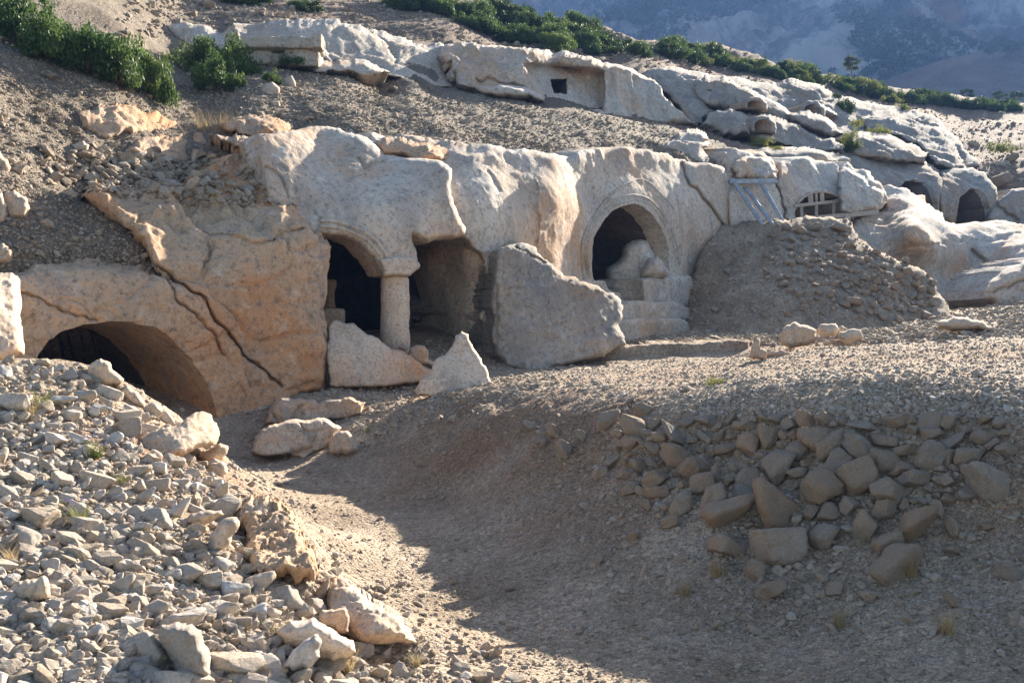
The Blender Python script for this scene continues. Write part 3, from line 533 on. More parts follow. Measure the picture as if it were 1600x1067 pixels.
# ------------------------------------------------------------------ hillside above the tombs
hs = HS = pts((-80,560,13.0),(100,520,14.5),(200,520,15.5),(300,480,17),(0,430,12.7),(100,410,13.6),(200,412,14.1),(250,432,14.6),(420,300,20),(450,250,20.5),(560,290,24),(700,290,25),(900,300,29),(1060,300,34),(1150,300,37),(1250,300,40),(1500,380,56),(160,335,14.7),(-100,300,12.8),(0,300,13.6),(0,200,15.2),(0,60,18.5),(-100,60,17),(0,-60,24),(130,290,15.6),(200,270,16.6),(300,260,18.4),(400,240,19.2),
   (150,200,17.5),(260,180,20.3),(350,190,21),(130,100,19.3),(200,80,22),(300,140,24),(400,120,25.6),(260,50,30),(480,118,27.6),(560,126,29.0),(630,128,31.0),(480,190,22),(560,215,20.6),(620,222,20.8),(700,232,21.6),(800,245,23.2),(880,252,24.6),(960,245,27),(1060,250,30),(1120,262,31.5),(1180,275,33),
   (600,144,30.0),(700,150,32.6),(800,164,33.2),(860,175,34.5),(940,185,36.3),(1000,192,38),(1080,200,40.2),(1110,230,35),(1140,235,36),(1200,225,42),(300,-40,40),(500,0,44),(500,40,38),(700,70,41),(600,-40,58),(760,0,58),(800,10,62),(950,52,66),(860,70,50),(1000,110,50),(1130,80,74),(1200,140,60),(1400,135,90),(1300,150,72),
   (1500,160,92),(1600,166,96),(1700,172,98),(1400,190,66),(1500,230,62),(1600,230,62),(1700,230,62),(1600,290,52),(1560,340,49),(1700,340,49),(1300,240,50),(1400,262,50),(1500,280,52),(1300,290,38))
def hn(Pw, X, Y): return .10 * ridge(Pw * .8, 4, 7) * (Y > 60) + .5 * fbm(Pw * .12, 3, 5) * np.clip((Pw[:, 1] - 26) / 15, 0, 1)
hillpoly = [(-140,-90),(680,-90),(720,-30),(760,-4),(800,8),(860,22),(950,48),(1000,60),(1060,66),(1130,80),(1200,98),(1300,120),(1400,138),(1500,152),(1600,164),(1750,178),(1750,380),(1500,380),(1300,320),(1250,300),(1150,300),(900,290),(700,280),(420,300),(300,350),(270,450),(200,480),(-140,520)]
o = relief(hillpoly, hs, 'hillside', M['talus'], step=3, rnd=4, rdep=.1, amp=.16, freq=.5, fine=.03, rough=2, nfun=hn, thick=6, back=(-.3, 1, -.4), seed=91, bvh='hill')
tag(o, 'steep scree hillside rising behind and above the tombs', kind='structure')
# ground colour of the upper slope: brown earth where the scrub grows
om = M['brownslope']; o.data.materials.append(om)
pc = np.empty(len(o.data.polygons) * 3); o.data.polygons.foreach_get('center', pc); pc = pc.reshape(-1, 3) + np.array(o.location)
ppx = 800 + F * pc[:, 0] / pc[:, 1]; hgt = pc[:, 2]
o.data.polygons.foreach_set('material_index', ((pc[:, 1] + 3 * fbm(pc * .15, 3, 9) > 38 + .0 * hgt) & (hgt > 8)).astype(np.int32))
def tomb_recess(base, poly, dd_, soft=3):
    pl_ = np.array(poly, float)
    def f(X, Y):
        e, _, _ = polydist(X, Y, pl_); s = np.where(inside(X, Y, pl_), e, -e); return base(X, Y) + dd_ * np.clip(.5 + s / soft / 2, 0, 1)
    return f
SEAT = lambda X, Y: hs(X, Y)
# carved sarcophagus-like ledge and white rocks, upper left
Dw = pts((250,40,31),(340,50,30),(340,100,28),(500,60,31),(500,110,29.5),(620,80,34),(620,110,31),(700,85,37),(710,140,33),(560,130,29.8),(420,120,27.5))
tag(relief([(255,44),(300,38),(345,54),(365,40),(430,36),(480,30),(520,34),(560,40),(600,50),(640,62),(668,70),(690,66),(700,78),(690,92),(705,118),(714,138),(650,122),(620,118),(560,112),(500,108),(420,110),(330,100),(280,70)], Dw, 'rock_outcrop', M['white'],
    step=2, rnd=7, rdep=.6, amp=.35, freq=.4, fine=.035, blocky=.10, bed=(.2, .6, (.3, -.1, 1)), nfun=lambda Pw, X, Y: .07 * ridge(Pw * np.array([.4, .4, 1.2]), 4, 5), cracks=[(2, .4, [(505,95),(520,110)]), (3, .3, [(590,60),(620,92)])], thick=2, seat=SEAT, rseat=12, seed=101), 'bright white jagged rock above the middle scree, upper left', 'rock outcrop')
sarc = empty('carved_sarcophagus', Pv(430, 100, 26.6), 'long rock cut ledge with a lid-like beam and a small dark gap', 'sarcophagus')
blk('lid', 352, 498, 56, 75, 26.8, 1.0, M['white'], sarc, 3, .04, amp=.05)
blk('end_knob', 486, 502, 52, 74, 26.65, .5, M['white'], sarc, 8, amp=.04); blk('end_knob', 350, 372, 50, 72, 26.7, .6, M['white'], sarc, 9, amp=.05)
blk('chest', 360, 423, 75, 100, 27.0, 1.0, M['white'], sarc, 4, .04, amp=.04); blk('chest', 441, 496, 75, 102, 27.0, 1.0, M['white'], sarc, 5, .04, amp=.04)
blk('chest_floor', 415, 450, 82, 104, 27.1, .9, M['white'], sarc, 6, .04, amp=.04)
tag(relief([(500,95),(540,94),(580,98),(610,112),(560,118),(510,112),(480,106)], pts((500,95,28),(600,110,28.5),(500,112,27)), 'rock_ledge', M['white'], step=2, rnd=6, rdep=.3, amp=.1, seat=SEAT, seed=103), 'low smooth white ledge right of the carved sarcophagus', 'rock ledge')
# rock with long brown face behind it
tag(relief([(255,20),(300,22),(360,28),(400,32),(410,40),(370,48),(300,42),(262,34)], pts((255,20,36),(400,32,36.5),(300,45,35)), 'rock_ledge', M['left'], step=2, rnd=5, rdep=.4, amp=.15, seat=SEAT, seed=104), 'long low orange-brown rock ledge near the top left, above the white rocks', 'rock ledge')
tag(relief([(555,42),(580,48),(600,52),(640,66),(664,72),(660,92),(640,88),(610,78),(585,66)], pts((555,42,36),(660,72,36.5),(640,92,35)), 'rock_ledge', M['left'], step=2, rnd=7, rdep=.7, amp=.25, seat=SEAT, seed=105, blocky=.2), 'tan hollowed rock ledge above the split in the white rock', 'rock ledge')
# tomb with the small square window
Ku = tomb_recess(wall([(690, 33.2), (830, 35), (940, 37.2), (1090, 41)], [90, 200], .02, [(740,72,36.5),(860,84,37.6),(1000,118,41),(690,76,35)]), [(818,101),(880,102),(942,112),(944,176),(860,176),(846,150),(832,126)], 1.0, 2.5)
tomb7 = empty('rock_cut_tomb', Pv(875, 165, 35), 'upper tomb with one small square window in a recessed orange and white face', 'rock tomb')
relief([(686,80),(700,70),(740,68),(770,74),(800,76),(850,80),(880,82),(925,92),(940,98),(960,100),(1000,116),(1020,126),(1035,148),(1055,172),(1090,198),(1040,198),(950,190),(860,178),(780,160),(712,138),(694,100)], Ku, 'rock_face', M['carved'], tomb7,
       holes=[[(862,122),(887,122),(887,148),(863,148)]], step=1.8, rnd=8, rdep=.6, amp=.22, freq=.6, fine=.03, cracks=[(1.8, .5, [(700,104),(712,138)]), (1.6, .3, [(1040,150),(1060,178)]), (1.6, .25, [(740,128),(800,132),(850,152)])],
       nfun=lambda Pw, X, Y: .3 * ridge(Pw * .6, 4, 4) * np.where((X < 815) | (X > 955) | (Y < 98), 1, 0.0), seat=SEAT, rseat=7, hdeep=1.5, hback=(-.3, .95, 0), hname='window_opening', hmat=M['shadedark'], thick=3, seed=111)
# low stone ledge in front of it
tag(relief([(712,132),(740,128),(790,130),(830,138),(848,146),(852,160),(800,152),(750,146)], pts((712,132,33.0),(850,150,34.3),(800,150,33)), 'rock_ledge', M['carved'], step=2, rnd=6, rdep=.4, amp=.1, seat=SEAT, seed=112), 'low tan rock ledge left of the square window', 'rock ledge')
# long stepped outcrops to the right
J = lambda *a: pts(*a)
OUT = [
 ([(1000,112),(1040,104),(1080,112),(1150,120),(1250,142),(1330,152),(1400,166),(1460,182),(1500,222),(1530,262),(1470,268),(1300,250),(1200,235),(1120,200),(1080,190),(1040,150)], ((1000,112,46),(1080,190,42.5),(1250,142,56),(1250,235,46),(1400,166,62),(1400,255,49),(1500,222,58),(1150,160,47.5),(1470,265,50)), 'far', 'long stepped grey rock slope between the upper tomb and the far arches', 1.0, 3),
 ([(1080,128),(1110,122),(1150,132),(1190,150),(1230,172),(1262,190),(1240,196),(1190,182),(1150,172),(1100,162),(1085,145)], ((1080,130,46),(1260,190,47),(1100,162,44),(1150,172,44.5)), 'far', 'tilted ledge of grey rock, upper left of the stepped slope', .6, 5),
 ([(1096,196),(1104,178),(1120,170),(1140,166),(1165,178),(1174,198),(1172,212),(1150,213),(1120,206)], ((1100,190,41.5),(1170,180,42),(1150,213,40)), 'far', 'blunt pale boulder-like rock just right of the dark fissure', .6, 6),
 ([(1160,212),(1158,188),(1166,176),(1190,176),(1225,186),(1262,205),(1300,214),(1318,226),(1316,236),(1280,236),(1240,230),(1200,222)], ((1160,180,43),(1300,214,44.5),(1200,222,41),(1310,235,42.5)), 'far', 'long rounded rock with a shallow niche at its left end', .7, 7),
 ([(1228,178),(1250,172),(1275,178),(1300,192),(1318,210),(1300,214),(1262,200),(1235,190)], ((1228,178,46),(1310,210,46.5),(1262,200,45)), 'far', 'smaller rounded rock above the shallow niche', .6, 8),
 ([(1244,182),(1250,163),(1275,160),(1295,168),(1312,184),(1280,186)], ((1244,170,50),(1312,184,50),(1270,160,51)), 'far', 'low rock with a little arched niche beside a green bush', .6, 9),
 ([(1318,235),(1324,214),(1345,207),(1390,212),(1425,226),(1450,240),(1446,256),(1400,250),(1350,248)], ((1318,225,45),(1450,245,47),(1380,212,47),(1380,250,44)), 'far', 'long rounded pale rock above the far arches', .8, 10),
 ([(1322,180),(1340,170),(1390,168),(1440,180),(1470,196),(1490,222),(1510,262),(1480,266),(1460,262),(1440,232),(1400,214),(1350,200)], ((1322,175,58),(1440,180,60),(1510,262,50),(1440,232,50),(1400,214,51),(1480,266,48)), 'far', 'high sloping grey rock dome above the rightmost arches', 1.0, 11),
 ([(1178,240),(1186,232),(1230,232),(1290,238),(1330,246),(1330,262),(1280,262),(1230,256)], ((1178,240,38),(1330,250,41),(1250,262,37)), 'far', 'grey rock shelf above the wooden lattice tomb', .5, 12),
 ([(1035,245),(1040,225),(1060,208),(1090,200),(1104,214),(1108,226),(1098,238),(1112,252),(1080,256),(1050,252)], ((1035,240,29.6),(1100,205,33),(1110,250,30.5)), 'white', 'ragged white rock edge above the pointed arch, beside the dark scree', .5, 13),
 ([(1196,128),(1240,124),(1290,140),(1310,156),(1280,166),(1240,158),(1205,146)], ((1196,128,57),(1310,156,58),(1240,160,54)), 'far', 'flat weathered rock plate near the scrub on the far slope', .8, 14)]
for poly, dp, mt, lb, rd, sd in OUT:
    tag(relief(poly, pts(*dp), 'rock_outcrop', M[mt], step=1.8 if sd > 3 else 2.2, rnd=9, rdep=rd, amp=.30, freq=.4, fine=.035, blocky=.14 if sd in (3,5,14) else .08, bed=(.30, .75, (.22, -.1, 1)), nfun=lambda Pw, X, Y: .07 * ridge(Pw * np.array([.35, .35, 1.1]), 4, 5), thick=2.0, seat=SEAT, rseat=10, seed=120 + sd), lb, 'rock outcrop')
for k, (x, y, rx, ry, d, lb) in enumerate([(1270,171,13,8,49.2,'little arched niche high on the far rock slope'), (1192,196,14,9,40.9,'shallow round topped niche in the long grey rock'),(1180,163,12,6,43.6,'dark pitted hollow under the tilted grey ledge')]):
    ap = [(x - rx, y + ry), (x - rx, y - ry * .2), (x - rx * .6, y - ry * .8), (x, y - ry), (x + rx * .6, y - ry * .8), (x + rx, y - ry * .2), (x + rx, y + ry)]
    op = [(x - rx - 6, y + ry + 4), (x - rx - 6, y - ry * .4), (x - rx * .7, y - ry - 5), (x + rx * .7, y - ry - 5), (x + rx + 6, y - ry * .4), (x + rx + 6, y + ry + 4)]
    tag(relief(op, lambda X, Y, d=d: np.full(len(X), d), 'rock_niche', M['far'], holes=[ap], step=1.4, rnd=5, rdep=.5, amp=.1, rough=1, hdeep=.9, hname='niche', hmat=M['brown'], seed=150 + k, thick=1.2), lb, 'rock niche')
# rocks crowning the orange outcrop and the column tomb
CR = [
 ([(118,178),(150,168),(185,164),(215,162),(240,176),(258,190),(276,194),(262,206),(215,210),(180,214),(150,206),(128,198)], ((118,178,17.3),(215,162,19),(276,200,18.2),(180,214,16.6)), 'left', 'broad smooth tan slab lying in the left scree', .3),
 ([(196,232),(215,214),(245,208),(285,206),(298,216),(294,250),(270,252),(225,244)], ((196,232,16.2),(290,210,17.6),(294,250,16.4)), 'left', 'wedge shaped orange rock, left one of a split pair', .35),
 ([(297,252),(300,214),(315,214),(330,226),(345,238),(344,246),(318,244),(306,250)], ((297,252,16.6),(300,214,17.6),(345,240,17.4)), 'left', 'small pointed orange rock, right one of a split pair', .3),
 ([(308,262),(325,248),(350,246),(380,250),(395,262),(372,270),(330,268)], ((308,262,16.9),(380,250,17.6),(372,270,16.9)), 'left', 'low orange ledge stone above the pitted rock face', .25),
 ([(340,196),(360,180),(400,177),(430,180),(448,192),(454,208),(440,214),(395,214),(352,208)], ((340,196,19.4),(430,180,20.4),(440,214,18.8)), 'left', 'domed grey and orange rock topping the left outcrop', .4),
 ([(372,232),(345,222),(330,212),(370,208),(395,218),(408,232),(414,256),(408,276),(385,262),(378,246)], ((340,212,18.2),(410,240,17.6),(408,276,17)), 'left', 'knobbly block at the shoulder of the left outcrop', .35),
 ([(404,222),(425,214),(450,212),(480,212),(520,204),(560,208),(590,218),(596,234),(560,250),(520,240),(480,236),(440,240),(408,240)], ((404,222,17.6),(520,204,19.4),(590,220,19.6),(500,240,18)), 'white', 'bright rounded ledge crowning the column tomb', .4),
 ([(576,214),(600,212),(650,218),(690,224),(718,234),(728,246),(690,252),(640,250),(600,244)], ((576,214,19.4),(718,234,20.2),(690,252,19)), 'left', 'long orange undercut ledge right above the column tomb', .5),
 ([(436,178),(460,176),(492,182),(494,190),(470,192),(445,188)], ((436,178,21.2),(492,185,21.6)), 'left', 'thin orange stone lying above the domed rock', .2),
 ([(868,246),(880,236),(925,234),(960,236),(1000,240),(1020,250),(960,254),(900,254)], ((868,246,23.4),(1000,240,26.4),(900,254,23.6)), 'white', 'low white ledge topping the wall left of the pointed arch', .4),
 ([(1140,262),(1146,246),(1170,240),(1205,246),(1214,262),(1212,282),(1180,280),(1145,280)], ((1140,262,30),(1205,246,32),(1212,282,31)), 'carved', 'square-faced tan block above the leaning metal rails', .4),
 ([(1310,330),(1310,272),(1318,258),(1340,266),(1362,284),(1384,300),(1386,316),(1370,330),(1340,336)], ((1310,300,33.0),(1384,306,34.8),(1340,262,35),(1340,336,32.9)), 'carved', 'bulging orange block right of the wooden lattice arch', .5)]
for k, (poly, dp, mt, lb, rd) in enumerate(CR):
    if k in (0, 1, 2, 3, 4, 8):
        tag(relief(poly, lambda X, Y, t_=rd: hs(X, Y) - t_ * 1.3, 'rock_block', M[mt], step=2, rnd=12, rdep=rd * 1.6, amp=.12, freq=1.0, fine=.02, blocky=.10, bed=(.08, 1.6, (.25, -.2, 1)), thick=.3, seed=170 + k), lb, 'rock block'); continue
    tag(relief(poly, pts(*dp), 'rock_block', M[mt], step=2, rnd=9, rdep=rd * 1.6, amp=.13, freq=1.0, fine=.025, blocky=.08, bed=(.12, 1.6, (.25, -.2, 1)), thick=1.4, back=(-.3, 1, -.2), seat=SEAT, seed=170 + k), lb, 'rock block')
# ------------------------------------------------------------------ rubble mound and low earth ledge
mound_o = relief([(1058,520),(1074,480),(1086,430),(1100,385),(1126,354),(1160,350),(1200,348),(1240,346),(1262,341),(1300,338),(1325,345),(1340,368),(1362,386),(1400,404),(1440,428),(1462,452),(1480,480),(1500,520),(1400,540),(1200,548),(1070,540)],
    pts((1100,385,28.0),(1086,430,27.4),(1070,490,26.5),(1058,520,25.6),(1126,354,29.0),(1140,352,29.0),(1200,348,29.2),(1290,338,30),(1330,350,29.6),(1200,430,26),(1300,420,26.2),(1400,430,26.6),(1460,462,26.6),(1200,520,23.2),(1350,520,23.2),(1150,520,23.6),(1130,440,26.4),(1480,515,24.4),(1250,380,28)), 'rubble_mound', M['ground'],
    step=2.4, rnd=6, rdep=.5, amp=.16, freq=.8, fine=.03, nfun=lambda Pw, X, Y: .07 * ridge(Pw * 1.8, 4, 3), thick=3, back=(0, 1, -.35), seed=201, bvh='mound')
tag(mound_o, 'tall heap of excavated rubble and earth in front of the wooden lattice tomb', 'rubble mound')
o = relief([(884,560),(890,541),(930,538),(1000,539),(1100,535),(1172,531),(1180,560),(1100,582),(1000,585),(900,580)], pts((884,560,20.0),(1000,540,20.3),(1172,531,20.6),(1180,575,20.2),(900,580,19.7)), 'earth_ledge', M['ground'], step=2, rnd=4, rdep=.25, amp=.08, freq=1.5, fine=.03, thick=2.6, back=(0, 1, .03), seed=202)
tag(o, 'low cut earth ledge in front of the pointed arch steps', kind='structure')
# ------------------------------------------------------------------ fallen slabs and boulders with their own outlines
lump([(511,512),(516,504),(522,500),(540,505),(562,513),(590,528),(620,547),(650,564),(674,578),(682,585),(676,596),(640,600),(590,604),(540,606),(516,604),(512,580),(509,552),(508,540),(513,530)], pts((510,550,15.9),(680,590,16.6),(520,500,16.3),(520,605,15.8),(620,600,16.1)), .30, 'fallen_slab',
     'long fallen slab of pale rock leaning in front of the column', 'fallen slab', M['slab'], rnd=3.5, amp=.035, seed=2, freq=1.5)
lump([(646,610),(655,594),(675,575),(695,556),(708,538),(712,524),(722,517),(732,522),(738,538),(752,560),(762,580),(766,600),(762,610),(730,616),(690,619),(652,619)], pts((650,610,13.9),(765,605,14.0),(720,520,14.3),(700,615,13.7)), .24, 'fallen_slab',
     'upright triangular pinkish slab standing beside the long fallen slab', 'fallen slab', M['slab'], rnd=3.5, amp=.035, seed=6, freq=1.5)
lump([(636,560),(640,543),(652,539),(664,541),(670,552),(668,562),(682,568),(680,576),(655,570)], [17.0], .15, 'stone_fragment', 'small glowing pink fragment between the column foot and the long slab', 'stone fragment', M['slab'], rnd=6, amp=.03, seed=7)
lump([(622,545),(630,536),(637,540),(636,548)], [16.9], .06, 'stone_fragment', 'tiny pale chip at the foot of the column', 'stone fragment', M['slab'], rnd=4, amp=.01, seed=8)
lump([(-40,440),(-10,426),(20,428),(32,440),(34,480),(37,520),(36,556),(0,566),(-40,570)], pts((-40,500,11.0),(36,500,11.5),(0,430,11.8)), .5, 'boulder', 'big sunlit cream rock cut off by the left edge beside the half buried arch', 'boulder', M['slab'], rnd=16, amp=.08, seed=9)
for k, (pl_, d_, T_, lb) in enumerate([
  ([(2,312),(8,298),(24,297),(42,310),(48,326),(42,340),(22,344),(6,336)], 13.0, .22, 'angular cream boulder in the left scree, largest of its cluster'),
  ([(-20,240),(0,236),(12,250),(16,275),(6,290),(-20,290)], 13.4, .2, 'orange boulder at the left edge above the angular cream one'),
  ([(14,275),(36,278),(52,292),(58,304),(44,308),(22,292)], 13.2, .15, 'elongated tan stone resting over the angular cream boulder'),
  ([(-12,300),(2,300),(10,320),(8,345),(-12,350)], 12.8, .15, 'pale stone squeezed against the left edge beside the cream boulder'),
  ([(10,40),(26,28),(42,34),(56,50),(52,60),(24,62),(8,54)], 17.2, .25, 'cream boulder below the upper left green thicket'),
  ([(-10,384),(6,380),(18,390),(20,402),(8,412),(-10,412)], 12.2, .12, 'orange stone at the left edge above the half buried arch'),
  ([(102,230),(118,224),(140,228),(138,240),(112,244)], 15.7, .15, 'small pale half sunk stone in the left scree'),
  ([(90,300),(110,294),(124,304),(120,316),(98,322),(84,314)], 14.5, .18, 'dusty rounded rock beside the tip of the orange outcrop'),
  ([(404,150),(412,132),(425,128),(436,136),(438,150),(426,156),(410,158)], 24.2, .25, 'tan boulder below the small green shrubs'),
  ([(440,140),(446,122),(456,118),(462,130),(460,145),(448,146)], 24.6, .2, 'upright tan rock beside the boulder below the small shrubs'),
  ([(420,168),(424,158),(436,158),(438,168),(430,171)], 23.6, .12, 'small block stone under the tan boulder on the scree'),
  ([(278,112),(284,96),(292,104),(290,118)], 23.4, .15, 'stone caught between the two green bushes')]):
    c_ = np.mean(pl_, 0); d_ = float(hs(c_[:1], c_[1:])[0]) - T_ * .35
    lump(pl_, [d_], T_, 'boulder', lb, 'boulder', M['boulder'], rnd=10, amp=.05, seed=20 + k, blocky=.03)
lump([(212,702),(218,686),(245,672),(262,668),(285,660),(298,648),(314,643),(330,650),(338,662),(342,682),(338,694),(322,698),(306,700),(285,712),(255,718),(230,716)], pts((212,700,8.3),(340,670,8.8),(300,715,8.2)), .24, 'boulder', 'large flat topped tan boulder perched on the end of the rubble heap', 'boulder', M['boulder'], rnd=16, amp=.05, seed=40, blocky=.03)
lump([(311,712),(318,703),(330,700),(345,692),(356,696),(355,708),(348,718),(330,722),(316,720)], [8.8], .12, 'boulder', 'small tan stone tucked under the right tip of the perched boulder', 'boulder', M['boulder'], rnd=9, amp=.02, seed=41)
lump([(318,740),(330,724),(346,720),(355,730),(352,746),(338,752),(322,750)], [8.5], .12, 'boulder', 'grey stone below the perched boulder at the heap edge', 'boulder', M['boulder'], rnd=9, amp=.02, seed=47)
def pits(Pw, X, Y):
    d1, d2, i_ = worley(Pw * 11 + .6 * fbm(Pw * 6, 3, 3)[:, None], 5); e1, _, _ = worley(Pw * 22, 9)
    return -.07 * np.clip(1 - d1 / .48, 0, 1) ** .7 * (fbm(Pw * 5, 2, 8) > -.25) - .03 * np.clip(1 - e1 / .4, 0, 1) + .04 * ridge(Pw * 5, 3, 2)
lump([(366,800),(376,786),(392,776),(416,772),(438,784),(455,800),(468,822),(480,846),(494,868),(499,888),(494,903),(470,902),(440,898),(412,898),(394,896),(386,870),(386,840),(378,818)], pts((376,810,7.2),(499,895,6.25),(395,895,6.15),(440,780,7.5)), .34, 'porous_boulder',
     'big porous orange boulder full of holes at the edge of the trench', 'boulder', M['porous'], rnd=18, amp=.03, seed=42, nfun=pits, step=1.3)
lump([(322,858),(328,836),(342,816),(356,808),(370,808),(374,822),(362,846),(346,864),(332,868)], [6.15], .13, 'boulder', 'smooth reddish brown oval stone left of the porous boulder', 'boulder', M['boulder'], rnd=14, amp=.015, seed=43)
lump([(286,812),(298,802),(322,797),(346,797),(350,804),(336,812),(318,822),(300,824)], [6.6], .12, 'boulder', 'lumpy orange stone just above the smooth oval stone', 'boulder', M['boulder'], rnd=9, amp=.03, seed=44)
lump([(498,915),(520,905),(540,903),(562,918),(590,940),(620,962),(640,985),(650,1004),(600,1006),(560,1004),(530,985),(508,955)], pts((498,930,6.5),(650,1000,6.15),(560,1004,5.95)), .28, 'boulder', 'broad craggy tan rock sloping into the trench, right of the small squared block', 'boulder', M['boulder'], rnd=22, amp=.08, freq=3, seed=45, blocky=.04)
lump([(498,962),(504,952),(540,948),(546,970),(545,986),(536,990),(520,980),(502,976)], [5.75], .10, 'boulder', 'small squared grey block resting against the craggy tan rock', 'boulder', M['boulder'], rnd=5, amp=.015, seed=46)
lump([(248,992),(254,974),(275,970),(300,974),(314,984),(318,1006),(328,1026),(332,1050),(320,1062),(296,1066),(272,1058),(268,1030),(258,1010)], [4.6], .15, 'boulder', 'large chalk white rock at the bottom of the rubble heap', 'boulder', M['heapstone'], rnd=15, amp=.04, seed=48, blocky=.03)
lump([(432,985),(452,968),(490,964),(512,978),(528,990),(552,1000),(556,1018),(540,1030),(500,1030),(470,1018),(440,1006)], [5.3], .18, 'boulder', 'wide smooth cream rock half buried below the squared block', 'boulder', M['slab'], rnd=18, amp=.04, seed=49)
lump([(440,1042),(452,1024),(476,1000),(492,990),(503,1004),(500,1026),(482,1044),(460,1050)], [4.98], .10, 'boulder', 'tilted smooth white stone leaning on the wide cream rock', 'boulder', M['heapstone'], rnd=12, amp=.015, seed=50)
lump([(136,582),(142,568),(158,560),(172,566),(180,580),(194,592),(186,602),(160,600),(142,594)], [9.3], .14, 'boulder', 'tan stone topping the crest of the rubble heap against the dark arch', 'boulder', M['boulder'], rnd=10, amp=.03, seed=51)
lump([(186,612),(198,600),(215,612),(228,630),(226,640),(205,634)], [9.3], .12, 'boulder', 'cream stone on the heap crest, just right of the topmost tan stone', 'boulder', M['boulder'], rnd=9, amp=.03, seed=52)
lump([(4,940),(14,918),(40,905),(70,898),(78,915),(76,935),(50,945),(20,948)], [4.9], .11, 'boulder', 'orange crusted stone at the left edge of the rubble heap', 'boulder', M['boulder'], rnd=12, amp=.03, seed=53)
# ledges at the foot of the left tomb
lump([(415,660),(428,628),(440,620),(470,622),(498,630),(520,623),(545,619),(572,628),(570,646),(535,656),(490,664),(440,672)], pts((432,640,14.1),(568,630,14.5)), .5, 'rock_step', 'upper worn rock step at the foot of the left tomb wall', 'rock step', M['carved'], rnd=5, amp=.09, seed=60, blocky=.10, freq=1.4)
lump([(392,705),(400,680),(420,664),(446,657),(480,656),(515,656),(534,668),(522,690),(500,706),(470,719),(430,714),(400,712)], pts((404,690,13.1),(535,672,13.5)), .55, 'rock_step', 'lower orange rock step below the upper one beside the trench floor', 'rock step', M['carved'], rnd=6, amp=.10, seed=61, blocky=.12, freq=1.3)
lump([(514,700),(520,684),(532,673),(545,674),(556,690),(560,704),(540,712),(520,710)], [12.7], .18, 'boulder', 'single orange stone right of the lower rock step', 'boulder', M['boulder'], rnd=10, amp=.03, seed=62)
# terrace stones
for k, (pl_, d_, T_, lb) in enumerate([
  ([(1217,535),(1222,515),(1240,503),(1262,508),(1276,516),(1278,528),(1262,540),(1236,546)], 19.2, .32, 'largest tan boulder of the little row on the terrace'),
  ([(1274,516),(1284,506),(1306,505),(1312,514),(1306,526),(1282,527)], 19.6, .18, 'squarish pale stone, second in the little row on the terrace'),
  ([(1308,514),(1316,508),(1324,514),(1322,524),(1310,522)], 19.9, .1, 'smallest stone in the little row on the terrace'),
  ([(1310,528),(1314,518),(1330,514),(1346,516),(1349,528),(1336,533),(1316,533)], 19.3, .16, 'flat grey stone at the right end of the little row on the terrace'),
  ([(1170,558),(1174,540),(1182,528),(1188,530),(1186,544),(1198,548),(1196,562),(1178,562)], 17.0, .1, 'upright orange stub of cut stone on the terrace'),
  ([(1196,560),(1200,550),(1220,546),(1236,552),(1228,560)], 17.4, .1, 'flat grey stone beside the upright orange stub'),
  ([(1462,516),(1470,500),(1490,493),(1512,496),(1536,502),(1552,512),(1540,517),(1490,518)], 19.5, .35, 'broad low tan boulder lying on the terrace at the right')]):
    lump(pl_, [d_], T_, 'boulder', lb, 'boulder', M['boulder'], rnd=9, amp=.04, seed=70 + k, blocky=.02)
# ------------------------------------------------------------------ loose stones
def ico(sub):
    import bmesh
    bm = bmesh.new(); bmesh.ops.create_icosphere(bm, subdivisions=sub, radius=1.0)
    V = np.array([v.co[:] for v in bm.verts]); Fs = np.array([[v.index for v in f.verts] for f in bm.faces]); bm.free(); return V, Fs
def stone_shape(sub, seed, noise=.05, nplane=12):
    r = np.random.default_rng(seed); V, Fs = ico(sub); n = r.normal(size=(nplane, 3)); n /= np.linalg.norm(n, axis=1, keepdims=True)
    h = r.uniform(.36, .86, nplane); q = V @ n.T; rr = np.where(q > .05, h[None] / np.maximum(q, .05), 9.0); rad = np.minimum(rr.min(1), 1.08)
    W = V * rad[:, None] * np.array([1, r.uniform(.6, 1), r.uniform(.5, .9)])
    if noise: W = W * (1 + noise * fbm(W * 2.2 + seed, 4, seed) + noise * .35 * fbm(W * 8 + seed, 3, seed))[:, None]
    a = r.uniform(0, 6.28, 3); M_ = np.array(Matrix.Rotation(a[0], 3, 'X') @ Matrix.Rotation(a[1], 3, 'Y') @ Matrix.Rotation(a[2], 3, 'Z')); W = W @ M_.T
    W -= (W.max(0) + W.min(0)) / 2; return W / np.abs(W).max(0), Fs
PRO = {}
def protos(nm, mat, n=14, sub=4, noise=.07):
    out = []
    for k in range(n):
        V, Fs = stone_shape(sub, 300 + 17 * k + len(nm), noise); me = bpy.data.meshes.new(nm)
        me.from_pydata(V.tolist(), [], Fs.tolist()); me.polygons.foreach_set('use_smooth', np.ones(len(Fs), bool)); me.materials.append(mat); me.update(); out.append(me)
    PRO[nm] = out
protos('heap_stone', M['heapstone'], 16, 4, .06); protos('bank_stone', M['bankstone'], 16, 4, .16); protos('mound_stone', M['bankstone'], 8, 3)
